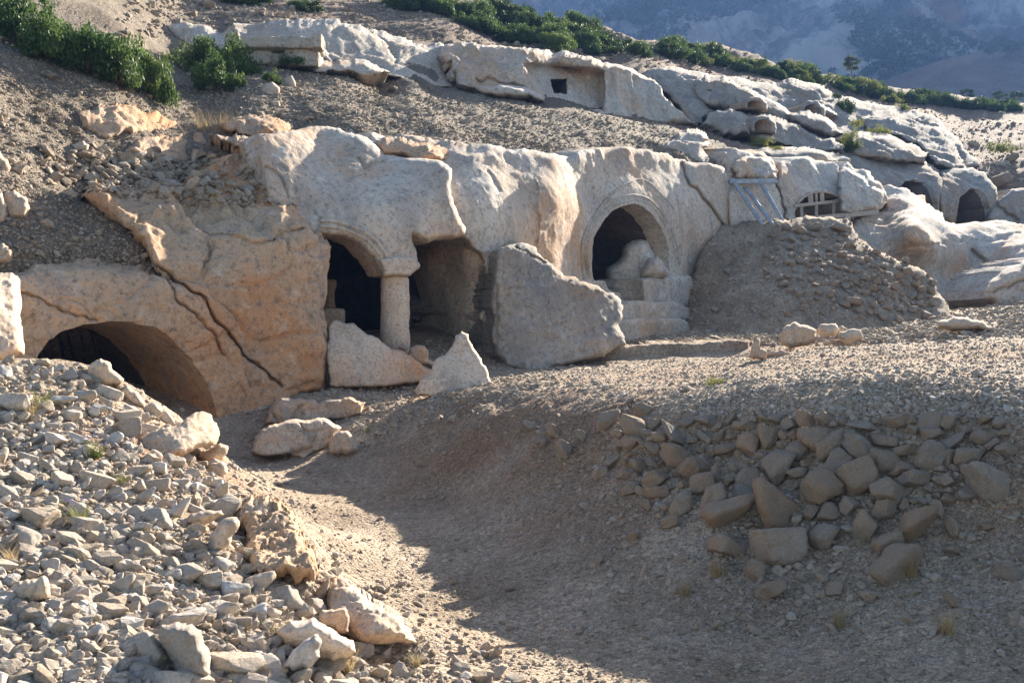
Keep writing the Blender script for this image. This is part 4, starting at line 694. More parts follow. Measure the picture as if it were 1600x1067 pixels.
def place(nm, px, py, w_, h_, bv, label, cat, group, name='stone', ox=0.0, sink=.25, tilt=None, k=None, dep=None):
    loc, nr = ray(px, py + h_ * .25, bv, ox)
    if loc is None: return None
    d = loc.y; sx = w_ / 2 * d / F; sz = h_ / 2 * d / F; sy = dep or (sx + sz) / 2
    o = bpy.data.objects.new(name, random.choice(PRO[nm]) if k is None else PRO[nm][k]); COL.objects.link(o)
    o.scale = (sx, sy, sz); o.rotation_euler = (random.uniform(-.25, .25), tilt if tilt is not None else random.uniform(-.4, .4), random.choice((0, math.pi)) + random.uniform(-.4, .4))
    o.location = Vector((loc.x, loc.y, loc.z)) + nr * (sy * (1 - 2 * sink) * .9) + Vector((0, 0, -sz * .0))
    return tag(o, label, cat, group)
def inpoly(x, y, p): return bool(inside(np.array([float(x)]), np.array([float(y)]), p)[0])
BANK = [(1056,676,44,28),(1103,681,20,22),(1176,690,34,38),(1201,681,28,42),(1139,700,34,14),(1063,706,46,32),(1025,700,32,18),(1030,745,50,26),(1028,767,34,18),(1084,730,44,40),(1100,722,26,28),(1099,755,32,34),(1121,738,16,36),(1171,742,36,38),(1220,722,46,46),
 (1216,780,66,70),(1142,790,76,56),(1116,775,38,50),(1067,782,32,38),(1275,683,40,42),(1301,692,46,36),(1350,698,56,30),(1350,665,44,14),(1300,727,60,44),(1342,740,58,50),(1285,752,54,52),(1385,763,58,42),(1386,718,42,28),(1413,729,40,20),(1453,652,36,22),(1479,658,24,22),(1454,675,34,28),(1486,685,36,28),(1387,684,28,32),
 (1454,705,42,38),(1482,713,22,28),(1513,712,40,30),(1548,733,50,56),(1430,817,70,50),(1357,813,44,46),(1217,847,76,56),(1291,833,42,36),(1404,877,74,58),(1385,845,40,26),(1296,797,32,24),(1181,885,30,36),(1489,823,20,36),(1490,857,28,16),(1487,936,36,20),(1205,917,46,32),(1137,850,50,36),
 (883,700,26,26),(953,655,38,24),(1580,890,36,22),(1465,792,22,26),(1509,765,28,24),(1384,790,26,30),(1250,700,30,28),(1330,680,26,22),(1430,745,34,26),(1160,770,30,30),(1010,640,30,20),(985,690,26,22),(1000,725,30,22),(960,715,24,22),(940,735,22,20),(985,760,26,20),(830,665,20,14),(850,690,18,14),(870,670,22,16),(910,680,20,18),(1240,660,30,18),(1405,655,30,18),(1530,680,30,22),(1575,700,30,22),(1050,815,24,20),(990,835,18,18),(1305,915,26,18),(1360,930,24,18),(1540,820,24,16)]
special = {15: 'large angular stone in the middle of the shaded bank, above the widest round one', 40: 'widest rounded tan stone low on the shaded bank', 42: 'lowest big reddish stone of the shaded bank, above the dry grass', 38: 'big stone right of the dark hollow in the bank', 16: 'broad half buried stone left of the largest angular stone', 37: 'pitted pale stone at the right end of the stony bank', 26: 'pale flat topped stone over the dark hollow of the bank', 0: 'orange stone at the upper left end of the stony bank', 24: 'stone wedged under the split slab near the top of the bank'}
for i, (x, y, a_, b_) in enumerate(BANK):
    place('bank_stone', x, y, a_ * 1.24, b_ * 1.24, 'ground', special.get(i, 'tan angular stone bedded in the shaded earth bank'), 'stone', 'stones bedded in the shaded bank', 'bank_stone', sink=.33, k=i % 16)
bkp = np.array([(965,660),(1100,650),(1300,652),(1560,650),(1590,700),(1500,760),(1440,850),(1380,800),(1280,800),(1180,830),(1090,800),(1000,790),(960,730)], float); pk = [(a, b, (c + d) / 2) for a, b, c, d in BANK]; tries = 0; nb = 0
while nb < 120 and tries < 9000:
    tries += 1; x, y = random.uniform(950, 1600), random.uniform(648, 860); s_ = random.uniform(13, 34)
    if not inpoly(x, y, bkp) or any((x - a) ** 2 + (y - b) ** 2 < (.46 * (s_ + c)) ** 2 for a, b, c in pk): continue
    pk.append((x, y, s_)); nb += 1
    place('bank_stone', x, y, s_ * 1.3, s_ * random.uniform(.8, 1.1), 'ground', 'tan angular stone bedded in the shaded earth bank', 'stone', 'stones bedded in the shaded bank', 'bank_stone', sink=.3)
# rubble heap: 300 single stones, the rest as one mass
heap = np.array([(-170,580),(-30,566),(60,562),(150,600),(200,640),(270,660),(330,720),(352,760),(372,800),(385,880),(430,905),(490,910),(520,940),(550,1000),(600,1010),(620,1130),(-170,1130)], float)
KEEP = [(385,790,498,900),(212,650,350,715),(322,808,370,866),(500,905,650,1005),(250,972,330,1062),(440,966,552,1030),(445,992,500,1045),(500,948,545,988),(136,562,194,600),(6,900,76,945),(286,797,348,822)]
def free(x, y, m=0): return not any(a + m < x < c - m and b + m < y < d - m for a, b, c, d in KEEP)
cand = []; tries = 0
while len(cand) < 290 and tries < 40000:
    tries += 1; x, y = random.uniform(-10, 600), random.uniform(565, 1075)
    if not inpoly(x, y, heap) or not free(x, y, 2): continue
    s = random.lognormvariate(0, .42) * (20 + 21 * (y - 560) / 500) * (1.12 if x > 60 else .8)
    if y > 890 and x < 190: s *= .6
    if any((x - a) ** 2 + ((y - b) * 1.25) ** 2 < (.40 * (s + c)) ** 2 for a, b, c in cand): continue
    cand.append((x, y, s))
for i, (x, y, s) in enumerate(cand):
    place('heap_stone', x, y, s * random.uniform(.95, 1.3), s * random.uniform(.62, .95), 'ground', 'loose angular pale limestone piece in the sunlit rubble heap', 'stone', 'limestone rubble of the sunlit heap', 'heap_stone', sink=random.uniform(.2, .42))
for (x, y, a_, b_) in [(150,588,30,26),(172,616,40,26),(200,650,44,38),(236,640,30,28),(258,652,26,22),(222,672,46,30),(150,640,40,22),(110,650,40,26)]:
    place('heap_stone', x, y, a_, b_, 'ground', 'tan angular stone along the crest of the rubble heap', 'stone', 'stones on the heap crest', 'heap_stone', sink=.3)
def scatter(name, label, bv, poly, n, smin, smax, mat, sub=1, sig=.5, size0=.03, faces='flat', ybias=None, oxs=(0, 0, .7, -.7), dmax=99, kind='stuff', lift=.15, keepfree=False, nv=10, flat=(.5, 1)):
    """countless small stones as one mesh; every stone rests on the surface it was dropped on"""
    pr = [stone_shape(sub, 500 + 13 * k, .05 if sub > 1 else 0, 9) for k in range(nv)]; p = np.array(poly, float)
    x0, y0 = p.min(0); x1, y1 = p.max(0); VV = []; FF = []; RR = []; off = 0
    X = rng.uniform(x0, x1, n * 3); Y = rng.uniform(y0, y1, n * 3); m = inside(X, Y, p); X = X[m][:n]; Y = Y[m][:n]
    L = []; 
    for x, y in zip(X, Y):
        if keepfree and not free(x, y, -4) and random.random() < .9: continue
        l, nr = ray(x, y, bv, random.choice(oxs))
        if l is not None and l.y < dmax: L.append((l.x, l.y, l.z, nr.x, nr.y, nr.z))
    L = np.array(L); k = len(L); S = size0 * np.exp(rng.normal(0, sig, k)); S = np.clip(S, smin, smax); S = np.maximum(S, L[:, 1] * .0007)
    A = rng.uniform(0, 6.283, k); fl_ = rng.uniform(*flat, k); which = rng.integers(0, nv, k); rn = rng.random(k)
    for q in range(nv):
        w_ = which == q; V0, F0 = pr[q]; c, s_ = np.cos(A[w_]), np.sin(A[w_]); m_ = w_.sum()
        if not m_: continue
        B = np.repeat(V0[None], m_, 0) * S[w_][:, None, None]; B[:, :, 2] *= fl_[w_][:, None]
        x = B[:, :, 0] * c[:, None] - B[:, :, 1] * s_[:, None]; y = B[:, :, 0] * s_[:, None] + B[:, :, 1] * c[:, None]
        tl = rng.normal(0, .25, m_)[:, None]; z = B[:, :, 2] + x * tl
        W = np.stack([x, y, z], 2) + L[w_][:, None, :3] + L[w_][:, None, 3:] * (S[w_] * lift)[:, None, None]
        VV.append(W.reshape(-1, 3)); FF.append((F0[None] + (np.arange(m_) * len(V0))[:, None, None]).reshape(-1, 3) + off); off += m_ * len(V0); RR.append(np.repeat(rn[w_], len(V0)))
    o = mesh(name, np.concatenate(VV), np.concatenate(FF), mat, None, faces == 'smooth', rnd=np.concatenate(RR)); return tag(o, label, kind=kind)
trench = [(360,700),(600,640),(760,612),(1000,640),(1800,640),(1800,1120),(600,1120),(480,900),(390,790)]
scatter('small_rubble', 'small limestone rubble filling the heap', 'ground', heap, 7800, .010, .06, M['heapgravel'], sub=2, size0=.022, sig=.45, keepfree=True, nv=14)
scatter('fine_rubble', 'fine chips between the stones of the heap', 'ground', heap, 14000, .005, .03, M['gravel'], sub=1, size0=.010, keepfree=True)
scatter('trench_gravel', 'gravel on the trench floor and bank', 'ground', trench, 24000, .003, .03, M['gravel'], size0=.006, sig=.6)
scatter('bank_gravel', 'larger gravel on the stony bank', 'ground', [(800,630),(1650,640),(1650,1000),(1200,1000),(1000,880),(900,760)], 1000, .010, .05, M['gravel'], sub=2, size0=.016, sig=.5)
scatter('terrace_gravel', 'gravel strewn over the flat terrace', 'ground', [(760,612),(850,575),(1100,560),(1200,545),(1400,530),(1800,490),(1800,660),(1000,645)], 20000, .004, .04, M['heapgravel'], size0=.008, sig=.55)
scatter('chamber_gravel', 'gravel in front of the tombs', 'ground', [(430,640),(520,600),(650,520),(800,540),(900,560),(860,600),(640,650),(480,700)], 5000, .008, .06, M['gravel'], size0=.016)
scatter('yard_gravel', 'gravel on the ground beyond the low ledge', 'ground', [(960,540),(1060,500),(1250,505),(1500,470),(1650,470),(1650,520),(1400,535),(1200,540)], 7000, .01, .09, M['gravel'], size0=.025)
scatter('mound_gravel', 'rubble covering the mound', 'mound', [(1058,520),(1100,385),(1126,352),(1330,342),(1362,386),(1440,428),(1480,500),(1400,540),(1070,540)], 3200, .010, .08, M['gravel'], sub=1, size0=.020, sig=.55)
msp = []
while len(msp) < 150:
    t_ = random.random(); x = random.gauss(1265 + 150 * t_, 42); y = random.gauss(405 + 62 * t_, 26)
    if y < 352 + max(0, (x - 1330)) * .62 or y > 500 or x > 1458: continue
    s = random.uniform(7, 15)
    if any((x - a) ** 2 + (y - b) ** 2 < (.42 * (s + c)) ** 2 for a, b, c in msp): continue
    msp.append((x, y, s))
for x, y, s in msp: place('mound_stone', x, y, s * 1.15, s * .95, 'mound', 'rounded grey cobble on the right flank of the rubble mound', 'stone', 'cobbles of the rubble mound', 'mound_stone', sink=.2)
for (x, y, a_, b_, lb) in [(1270,354,24,16,'pale stone on the very top of the rubble mound'),(1250,360,24,14,'flat pale stone just below the top of the mound'),(1308,356,26,14,'brown stone at the right shoulder of the mound'),(1330,472,30,14,'tan flat stone at the foot of the mound'),(1118,485,16,12,'single small stone at the left foot of the mound'),(1452,455,12,12,'orange cobble at the right tip of the mound')]:
    place('mound_stone', x, y, a_, b_, 'mound', lb, 'stone', None, 'mound_stone', sink=.2)
hillmid = [(330,110),(480,112),(600,130),(700,150),(860,172),(1080,200),(1110,235),(1060,250),(880,245),(700,225),(560,205),(420,180),(340,190)]
hillleft = [(-150,20),(-20,40),(120,90),(260,130),(340,120),(350,190),(300,215),(200,240),(140,290),(160,330),(250,430),(0,440),(-150,440)]
scatter('middle_scree', 'scree between the two rows of tombs', 'hill', hillmid, 8000, .012, .12, M['gravel'], size0=.020, sig=.5)
scatter('left_scree', 'scree on the left slope', 'hill', hillleft, 8000, .008, .10, M['gravel'], size0=.014, sig=.55)
scatter('shoulder_rubble', 'coarser rubble above the orange outcrop', 'hill', [(130,230),(180,240),(300,255),(390,285),(380,320),(260,300),(150,290)], 900, .02, .12, M['gravel'], sub=2, size0=.038, sig=.5, lift=.6)
scatter('face_rubble', 'rubble lying on the shoulder of the orange outcrop', 'left', [(140,285),(230,262),(330,270),(400,300),(400,325),(300,310),(220,300),(150,300)], 800, .02, .10, M['gravel'], sub=2, size0=.032, sig=.5, lift=.4)
scatter('upper_scree', 'stones on the brown upper slope', 'hill', [(230,-5),(680,-5),(900,60),(1200,120),(1400,165),(1600,190),(1600,300),(1500,230),(1300,150),(1000,110),(700,70),(450,30),(230,60)], 7000, .02, .22, M['gravel'], size0=.05, sig=.5)
for (x, y, a_, b_) in [(615,140,16,12),(115,205,18,12),(60,170,16,10),(560,150,9,7),(715,160,9,7),(80,120,20,12),(150,118,14,9),(230,150,12,8),(1560,285,40,22),(1580,250,22,14),(1525,300,20,14)]:
    place('bank_stone', x, y, a_, b_, 'hill', 'lone pale stone lying on the open scree slope', 'stone', 'lone stones on the scree slope', 'scree_stone', sink=.2)
for (x, y, a_, b_, lb) in [(482,737,9,8,'left one of a pair of pebbles on the sunlit trench floor'),(508,737,11,9,'right one of a pair of pebbles on the sunlit trench floor'),(436,758,11,8,'lone pebble on the sunlit trench floor'),(798,918,20,12,'reddish pebble in the shaded part of the trench floor'),(477,902,16,14,'small pale stone beside the foot of the porous boulder'),(937,875,18,18,'pale pointed pebble on the shaded trench slope'),(985,628,18,10,'small orange stone near the terrace edge')]:
    place('bank_stone', x, y, a_, b_, 'ground', lb, 'stone', None, 'pebble', sink=.2)
# ------------------------------------------------------------------ plants
def leaves(V0, size, r, out):                  # a small folded leaf quad at each point
    n = len(V0); a = r.normal(size=(n, 3)); a /= np.linalg.norm(a, axis=1, keepdims=True); b = np.cross(a, r.normal(size=(n, 3))); b /= np.linalg.norm(b, axis=1, keepdims=True)
    s = (size * r.uniform(.6, 1.4, n))[:, None]; q = np.stack([V0 - a * s, V0 + b * s * .5, V0 + a * s, V0 - b * s * .5], 1); out.append(q)
def foliage(name, seed, n=3600, clumps=46, size=.045, mat='leaf', rx=1.0, rz=.6, spread=.17, parent=None):
    r = np.random.default_rng(seed); C = []
    for _ in range(clumps):
        a = r.uniform(0, 6.28); e = math.asin(r.uniform(.0, 1)); q = r.uniform(.55, 1.0) * (1 + .25 * math.sin(3 * a + seed))
        C.append((rx * q * math.cos(a) * math.cos(e), rx * q * math.sin(a) * math.cos(e) * .85, rz * q * math.sin(e)))
    C = np.array(C); w_ = r.integers(0, clumps, n); d = r.normal(size=(n, 3)); d /= np.linalg.norm(d, axis=1, keepdims=True); rad = spread * r.uniform(.45, 1.15, n)[:, None] * (1 + .5 * r.random(clumps))[w_][:, None]
    Vv = C[w_] + d * rad * np.array([1, 1, .8]); Vv[:, 2] = np.maximum(Vv[:, 2], -.05); out = []; leaves(Vv, size, r, out); q = out[0]
    me = bpy.data.meshes.new(name); V = q.reshape(-1, 3); k = len(q); rn = np.repeat(np.clip(.5 * r.random(k) + .5 * r.random(clumps)[w_], 0, 1), 4)
    me.vertices.add(len(V)); me.vertices.foreach_set('co', V.astype(np.float32).ravel()); me.loops.add(k * 4); me.loops.foreach_set('vertex_index', np.arange(k * 4, dtype=np.int32))
    me.polygons.add(k); me.polygons.foreach_set('loop_start', np.arange(k, dtype=np.int32) * 4); me.update(calc_edges=True)
    at = me.attributes.new('rnd', 'FLOAT', 'POINT'); at.data.foreach_set('value', rn.astype(np.float32)); me.materials.append(M[mat]); return me
def stems(seed, h=.5, n=9):
    r = random.Random(seed); V = []; Fs = []
    for k in range(n):
        a = r.uniform(0, 6.28); L = r.uniform(.4, .8); p = Vector((0, 0, -.15)); q = Vector((math.cos(a) * L, math.sin(a) * L * .85, h * r.uniform(.4, 1))); m = (p + q) / 2 + Vector((0, 0, .08))
        for i, (c, w_) in enumerate(((p, .035), (m, .024), (q, .008))):
            b = len(V) if i == 0 else b
            for j in range(5): V.append((c.x + w_ * math.cos(j * 1.2566), c.y + w_ * math.sin(j * 1.2566), c.z))
        Fs += [(b + i * 5 + j, b + i * 5 + (j + 1) % 5, b + i * 5 + 5 + (j + 1) % 5, b + i * 5 + 5 + j) for i in range(2) for j in range(5)]
    me = bpy.data.meshes.new('branches'); me.from_pydata(V, [], Fs); me.materials.append(M['bark']); return me
FOL = [foliage('foliage', 40 + k, 4200, 52) for k in range(4)]; FOLD = [foliage('foliage', 60 + k, 2200, 36, .055, 'leafdark') for k in range(3)]; FOLY = [foliage('foliage', 70 + k, 1500, 30, .05, 'leafy', spread=.2) for k in range(2)]
ST = [stems(k) for k in range(3)]
def shrub(px, py, wpx, hpx, bv, kind, label, group=None, d=None, name='green_shrub', cat='shrub', ox=0):
    l, nr = ray(px, py, bv, ox) if d is None else (Pv(px, py, d), None)
    if l is None: return
    sc_ = wpx / 2 * l.y / F; sz = hpx * l.y / F
    t = empty(name, l, label, cat, group)
    me = random.choice({'g': FOL, 'd': FOLD, 'y': FOLY}[kind])
    for nm, m_ in (('foliage', me), ('branches', random.choice(ST))):
        c = bpy.data.objects.new(nm, m_); COL.objects.link(c); c.parent = t; c.scale = (sc_ / 1.05, sc_ / 1.05, sz / .72 if nm == 'foliage' else sz); c.rotation_euler.z = random.uniform(0, 6.28)
for a_ in [(30,66,150,84,'large dense green shrub at the upper left corner'),(-5,40,90,50,'green shrub cut by the left edge, end of the thicket'),(80,92,130,76,'green shrub second from the left in the long thicket'),(130,110,130,76,'mid green shrub in the middle of the long thicket'),(178,128,120,76,'green shrub in the right half of the long thicket'),
           (222,140,100,76,'dark green shrub near the right end of the long thicket'),(246,158,70,60,'rightmost shrub of the long thicket'),(318,116,110,60,'big rounded green bush beside the thicket'),(362,116,100,54,'right lobe bush touching the big rounded bush'),(335,138,100,54,'low front bush under the big rounded bush'),(452,106,72,24,'flat green shrub under the carved sarcophagus'),(424,130,36,22,'little green shrub on the tan boulders')]:
    shrub(a_[0], a_[1], a_[2], a_[3], 'hill', 'g', a_[4])
belt = []
def beltfill(line, n, w0, w1, kinds, dy=6):
    for _ in range(n):
        t_ = random.random() * (len(line) - 1); i = int(t_); f = t_ - i; x = line[i][0] + (line[i + 1][0] - line[i][0]) * f; y = line[i][1] + (line[i + 1][1] - line[i][1]) * f; th = line[i][2] + (line[i + 1][2] - line[i][2]) * f
        belt.append((x, y + random.uniform(0, th), random.uniform(w0, w1), random.choice(kinds)))
beltfill([(610,0,12),(700,6,30),(760,10,52),(830,26,52),(900,46,40),(950,62,24)], 80, 40, 66, 'gggd'); beltfill([(940,62,22),(1040,72,18),(1130,88,20)], 34, 30, 52, 'ggd')
beltfill([(1090,92,10),(1150,96,18),(1220,104,22),(1300,120,20),(1360,134,20),(1420,150,16)], 70, 24, 42, 'ggdy')
beltfill([(1420,148,14),(1480,152,16),(1600,170,10)], 44, 24, 40, 'gd')
beltfill([(350,2,3),(440,4,10),(500,16,8)], 12, 22, 40, 'gd')
belt.sort(key=lambda q: q[1])
for x, y, w_, k in belt: shrub(x, y, w_, w_ * random.uniform(.34, .52), 'hill', k, 'low green scrub bush in the belt along the upper ridge', 'scrub bushes along the ridge')
for a_ in [(1318,178,46,24,'d','round dusty green bush above the little arched niche',57),(1330,228,34,26,'y','yellow green bush between the long grey rocks',44.3),(1374,210,44,14,'y','low pale bush growing on the high grey rocks',50.5),(1340,196,26,10,'y','small bush in the rock gap above the yellow green bush',50.4),(1330,236,24,18,'d','dark tuft of bush under the yellow green one',43.8),
           (1190,228,38,18,'y','sprawling yellow green weed above the metal rails',40.2),(1212,240,40,12,'y','trailing yellow green weed above the wooden lattice',39.5),(1565,236,50,16,'y','pale green weed on the right hand scree',58),(1108,148,16,8,'g','tiny green tuft in the dark fissure',45),(686,206,26,10,'g','small fresh green tuft on the middle scree',24),(1105,190,20,12,'d','dark tuft beside the blunt rock',42),(1305,160,30,14,'d','dusty bush at the end of the belt above the rock slope',60),(1408,176,36,14,'y','pale bush among dry grass at the top of the rocks',62)]:
    shrub(a_[0], a_[1], a_[2], a_[3], 'hill', a_[4], a_[5], d=a_[6], name='green_shrub')
shrub(1118, 601, 38, 12, 'ground', 'y', 'small bright green weed on the flat terrace', name='green_weed', cat='weed'); shrub(1280, 507, 16, 6, 'ground', 'y', 'tiny green weed at the foot of the rubble mound', name='green_weed', cat='weed')
def tree(px, py, d, h, wd, label, mat='leafdark', name='pine_tree', group=None):
    b = Pv(px, py, d); H = h * d / F; Wd = wd * d / F / 2; t = empty(name, b, label, 'tree', group)
    V = []; Fs = []
    def limb(p, q, r0, r1):
        o_ = len(V); n = 4
        for k in range(n + 1):
            c = p.lerp(q, k / n) + Vector((random.uniform(-1, 1), random.uniform(-1, 1), 0)) * r0 * .25 * (0 < k < n); r_ = r0 + (r1 - r0) * k / n
            for j in range(7): V.append((c.x + r_ * math.cos(j * .8976), c.y + r_ * math.sin(j * .8976), c.z))
        for k in range(n):
            for j in range(7): Fs.append((o_ + k * 7 + j, o_ + k * 7 + (j + 1) % 7, o_ + k * 7 + 7 + (j + 1) % 7, o_ + k * 7 + 7 + j))
    limb(Vector((0, 0, -.3)), Vector((H * .03, 0, H * .8)), H * .035, H * .012); tips = []
    for k in range(16):
        a = random.uniform(0, 6.28); z0 = H * random.uniform(.35, .75); q = Vector((math.cos(a) * Wd * random.uniform(.5, .95), math.sin(a) * Wd * random.uniform(.5, .95), min(H * .95, z0 + H * random.uniform(.08, .25)))); limb(Vector((0, 0, z0)), q, H * .012, H * .004); tips.append(q)
    V2 = [(b.x + x, b.y + y, b.z + z) for x, y, z in V]; mesh('trunk', V2, Fs, M['bark'], t)
    r = np.random.default_rng(int(px)); tp = np.array([list(q) for q in tips] + [[0, 0, H * .9], [Wd * .3, 0, H * .85], [-Wd * .3, 0, H * .86]]); w_ = r.integers(0, len(tp), 2600); dr = r.normal(size=(2600, 3)); dr /= np.linalg.norm(dr, axis=1, keepdims=True)
    pt = tp[w_] + dr * (r.uniform(.3, 1.1, 2600) * Wd * .36)[:, None] * np.array([1, 1, .55]); out = []; leaves(pt + np.array(b), H * .028, r, out); q = out[0]
    mesh('crown', q.reshape(-1, 3), np.arange(len(q) * 4).reshape(-1, 4), M[mat], t, False, rnd=np.repeat(r.random(len(q)), 4))
tree(1330, 122, 100, 34, 28, 'lone flat topped pine standing against the blue mountain')
for k, a_ in enumerate([(1510,165,130,26,22,'small dark tree behind the scrub at the right'),(1562,166,135,24,22,'second small tree behind the scrub at the right'),(1586,168,132,26,24,'bushy tree near the right edge behind the scrub')]): tree(*a_[:5], a_[5], 'leafdark', 'leafy_tree')
for k, a_ in enumerate([(1552,98,330,30,30,'hazy tree at the left of the clump on the distant spur'),(1578,96,335,34,34,'hazy tree in the middle of the clump on the distant spur'),(1598,100,330,34,34,'hazy tree at the right edge on the distant spur'),(1560,80,360,24,30,'hazy tree above the clump on the distant spur'),(1440,98,400,14,20,'small hazy tree left of the distant spur')]): tree(*a_[:5], a_[5], 'leafdark', 'leafy_tree')
def tuft(px, py, bv, n, h, mat, label, name='dry_grass_tuft', cat='grass', flowers=0, group=None, lean=.5):
    l, nr = ray(px, py, bv)
    if l is None: return
    r = random.Random(int(px * 7 + py)); V = []; Fs = []
    for k in range(n):
        a = r.uniform(0, 6.28); L = h * r.uniform(.5, 1.1); ln = r.uniform(.1, lean); wd = .0016 + .0009 * r.random(); p = l + Vector((r.uniform(-1, 1), r.uniform(-1, 1), 0)) * h * .22
        dr = Vector((math.cos(a) * ln, math.sin(a) * ln, 1)); s_ = Vector((-math.sin(a), math.cos(a), 0)) * wd; b = len(V)
        for i in range(4):
            t_ = i / 3; c = p + dr * L * t_ + Vector((math.cos(a), math.sin(a), -.6)) * L * .35 * t_ * t_; w_ = 1 - .8 * t_
            V += [c - s_ * w_, c + s_ * w_]
        Fs += [(b + 2 * i, b + 2 * i + 1, b + 2 * i + 3, b + 2 * i + 2) for i in range(3)]
    t = empty(name, l, label, cat, group) if flowers else None
    o_ = mesh('blades' if flowers else name, V, Fs, M[mat], t, False, rnd=[r.random() for _ in V])
    if not flowers: tag(o_, label, cat, group)
    for k in range(flowers):
        c = l + Vector((r.uniform(-1, 1) * h * .5, r.uniform(-.6, .2) * h * .5, h * r.uniform(.5, 1))); V = [c]; Fs = []
        for j in range(6):
            a = j * 1.047; e = Vector((math.cos(a), -.5, math.sin(a))) * .009; f = Vector((math.cos(a + .4), -.3, math.sin(a + .4))) * .011; g_ = Vector((math.cos(a + .8), -.5, math.sin(a + .8))) * .009; b = len(V); V += [c + e, c + f, c + g_]; Fs.append((0, b, b + 1, b + 2))
        mesh('flower', V, Fs, M['petal'], t, False)
for a_ in [(68,640,'ground',90,.20,'leafy','yellow green weed near the crest of the rubble heap'),(48,650,'ground',60,.14,'straw','straw coloured tuft left of the crest weed'),(190,755,'ground',50,.10,'leafy','small yellow weed in the middle of the rubble heap'),(575,676,'ground',46,.16,'leafy','tall yellow green weed at the foot of the bank, by the rock step'),(640,650,'ground',50,.10,'straw','dry tuft on the crest at the left end of the bank'),
           (435,1000,'ground',80,.14,'straw','dry grass beside the wide cream rock at the bottom'),(540,1050,'ground',120,.16,'straw','spreading dry grass tuft at the bottom of the picture'),(650,1040,'ground',70,.10,'straw','sparse dry grass at the trench edge'),(1420,900,'ground',130,.20,'straw','dry grass tuft under the lowest big reddish stone'),(1120,900,'ground',90,.16,'straw','dry grass low on the shaded bank, left part'),(1070,930,'ground',80,.14,'straw','thin dry grass at the foot of the shaded bank'),
           (1310,980,'ground',90,.16,'straw','dry grass near the bottom right, left one'),(1480,990,'ground',80,.18,'straw','dry grass near the bottom right corner'),(1345,850,'ground',40,.22,'straw','single tall dry stalks between the bank stones'),(318,600,'ground',12,.35,'straw','thin dry stalks in front of the half buried arch'),(385,700,'ground',14,.45,'straw','long dry stalks rising before the left tomb wall'),(15,880,'ground',60,.12,'straw','rusty dry tuft at the left edge of the rubble heap'),
           (375,980,'ground',50,.07,'straw','short orange dry tuft between the white stones'),(600,780,'ground',16,.08,'straw','tiny dry tuft on the trench shadow line')]:
    tuft(*a_)
tuft(150, 715, 'ground', 110, .17, 'leafy', 'weed with small lilac flowers in the upper heap', 'flowering_weed', 'weed', 6)
tuft(124, 820, 'ground', 90, .17, 'leafy', 'weed with lilac flowers in the lower heap', 'flowering_weed', 'weed', 6)
for k, (x, y, h_, lb) in enumerate([(318,205,.55,'dry yellow weed left above the orange outcrop'),(348,208,.5,'dry yellow weed right above the orange outcrop'),(376,206,.4,'thin orange weed on the domed rock')]): tuft(x, y, 'hill', 120, h_, 'straw', lb, lean=1.0)
# ------------------------------------------------------------------ far mountains and air
mt, t, b = nodes('mountain_limestone'); co = nd(t, 'ShaderNodeNewGeometry').outputs['Position']
c = mix(t, ramp(t, noise_n(t, co, .022, 10, .68), [(.44, g3(0)), (.56, g3(1))]), (.085, .08, .075), (.50, .46, .41))
c = mix(t, ramp(t, noise_n(t, co, .02, 6, .6, (1, 1, .22)), [(.52, g3(0)), (.66, g3(.9))]), c, (.34, .19, .12))
c = mix(t, ramp(t, noise_n(t, co, .05, 9, .7, (1, 1, .4)), [(.50, g3(0)), (.62, g3(.8))]), c, (.09, .09, .09))
t.links.new(c, b.inputs['Base Color']); bump(t, b, [(noise_n(t, co, .05, 9, .7, (1, 1, .5)), 1.0, 6), (noise_n(t, co, .3, 6, .7), .8, 1.2)])
def mn(Pw, X, Y):
    cliff = np.clip((110 - Y) / 60 - np.clip((X - 1350) / 250, 0, 1) * .8, 0, 1)
    q = Pw.copy(); q[:, 2] *= .3
    return 16 * cliff * ridge(q * .02, 5, 3) + 9 * ridge(Pw * .018, 5, 6) + 3.0 * ridge(Pw * .08, 3, 9)
m1 = relief([(560,-45),(1900,-45),(1900,260),(1400,260),(1000,160),(560,90)], pts((560,-100,560),(560,60,500),(900,-100,570),(950,60,500),(1200,60,480),(1200,-100,570),(1200,140,400),(1500,-100,600),(1500,0,570),(1400,110,420),(1600,100,450),(1900,-100,620),(1900,200,420)),
    'mountain', mt, step=4, rnd=5, rdep=5, amp=14, freq=.012, fine=3, nfun=mn, thick=20, seed=301, bvh='mtn')
tag(m1, 'steep limestone mountainside beyond the valley', kind='structure')
spm = ground_mat('spur_earth', a=(.13, .095, .07), bb=(.20, .15, .11), red=(.17, .10, .07), k=.1)
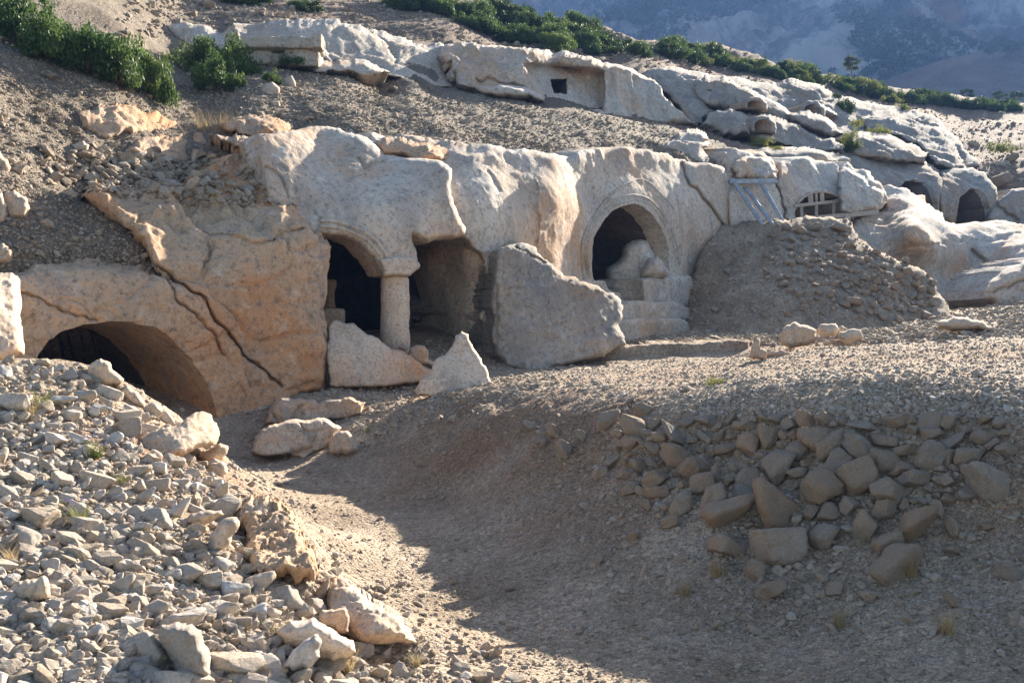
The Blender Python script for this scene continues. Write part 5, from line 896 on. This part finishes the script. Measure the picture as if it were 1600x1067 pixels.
m2 = relief([(1370,170),(1400,142),(1440,116),(1480,98),(1520,86),(1540,78),(1570,74),(1640,64),(1760,50),(1800,46),(1800,230),(1400,215)], pts((1370,170,310),(1540,80,340),(1760,55,350),(1500,200,285),(1750,200,280),(1800,100,320)), 'far_spur', spm, step=3, rnd=12, rdep=25, amp=2.5, freq=.04, fine=.3, thick=60, seed=302, bvh='spur')
tag(m2, 'bare pinkish spur of the hill in the valley', kind='structure')
# scrub clinging to the mountain: too many to count, one mass
r = np.random.default_rng(5); pts_ = []
for _ in range(2600):
    x, y = r.uniform(700, 1660), r.uniform(-20, 175); l, nr = ray(x, y, 'mtn')
    if l is None: continue
    q = float(fbm(np.array([[l.x * .018, l.y * .018, l.z * .03]]), 4, 12)[0]); low = min(1, max(0, (y - 60) / 70)) + (.35 if x > 1350 else 0)
    if q > .16 - .20 * low: pts_.append((l.x, l.y, l.z, r.uniform(1.4, 3.6) * (1.5 if q > .2 else 1)))
pts_ = np.array(pts_); k = 34; n = len(pts_); dr = r.normal(size=(n, k, 3)); dr /= np.linalg.norm(dr, axis=2, keepdims=True); dr *= r.uniform(.4, 1, (n, k, 1)) * np.array([1, 1, .75])
pp = (pts_[:, None, :3] + dr * pts_[:, None, 3:]).reshape(-1, 3); out = []; leaves(pp, 1.0, r, out); q = out[0]
o = mesh('mountain_scrub', q.reshape(-1, 3), np.arange(len(q) * 4).reshape(-1, 4), M['leafdark'], None, False, rnd=np.repeat(r.random(len(q)), 4)); tag(o, 'dark scrub scattered over the mountainside', kind='stuff')
import bmesh
HZ = 1
if HZ:
    bm = bmesh.new(); bmesh.ops.create_cube(bm, size=1); me = bpy.data.meshes.new('haze'); bm.to_mesh(me); bm.free()
    hz = bpy.data.objects.new('haze', me); COL.objects.link(hz); hz.scale = (1500, 1040, 236); hz.location = (80, 500, 112)
    hm = bpy.data.materials.new('haze_air'); hm.use_nodes = True; hn_ = hm.node_tree; hn_.nodes.remove(hn_.nodes['Principled BSDF']); v = hn_.nodes.new('ShaderNodeVolumePrincipled')
    v.inputs['Color'].default_value = (.20, .38, .80, 1); v.inputs['Density'].default_value = .0006; v.inputs['Anisotropy'].default_value = .0
    hn_.links.new(v.outputs[0], hn_.nodes['Material Output'].inputs['Volume']); me.materials.append(hm); tag(hz, 'thin blue haze in the valley air', kind='stuff')
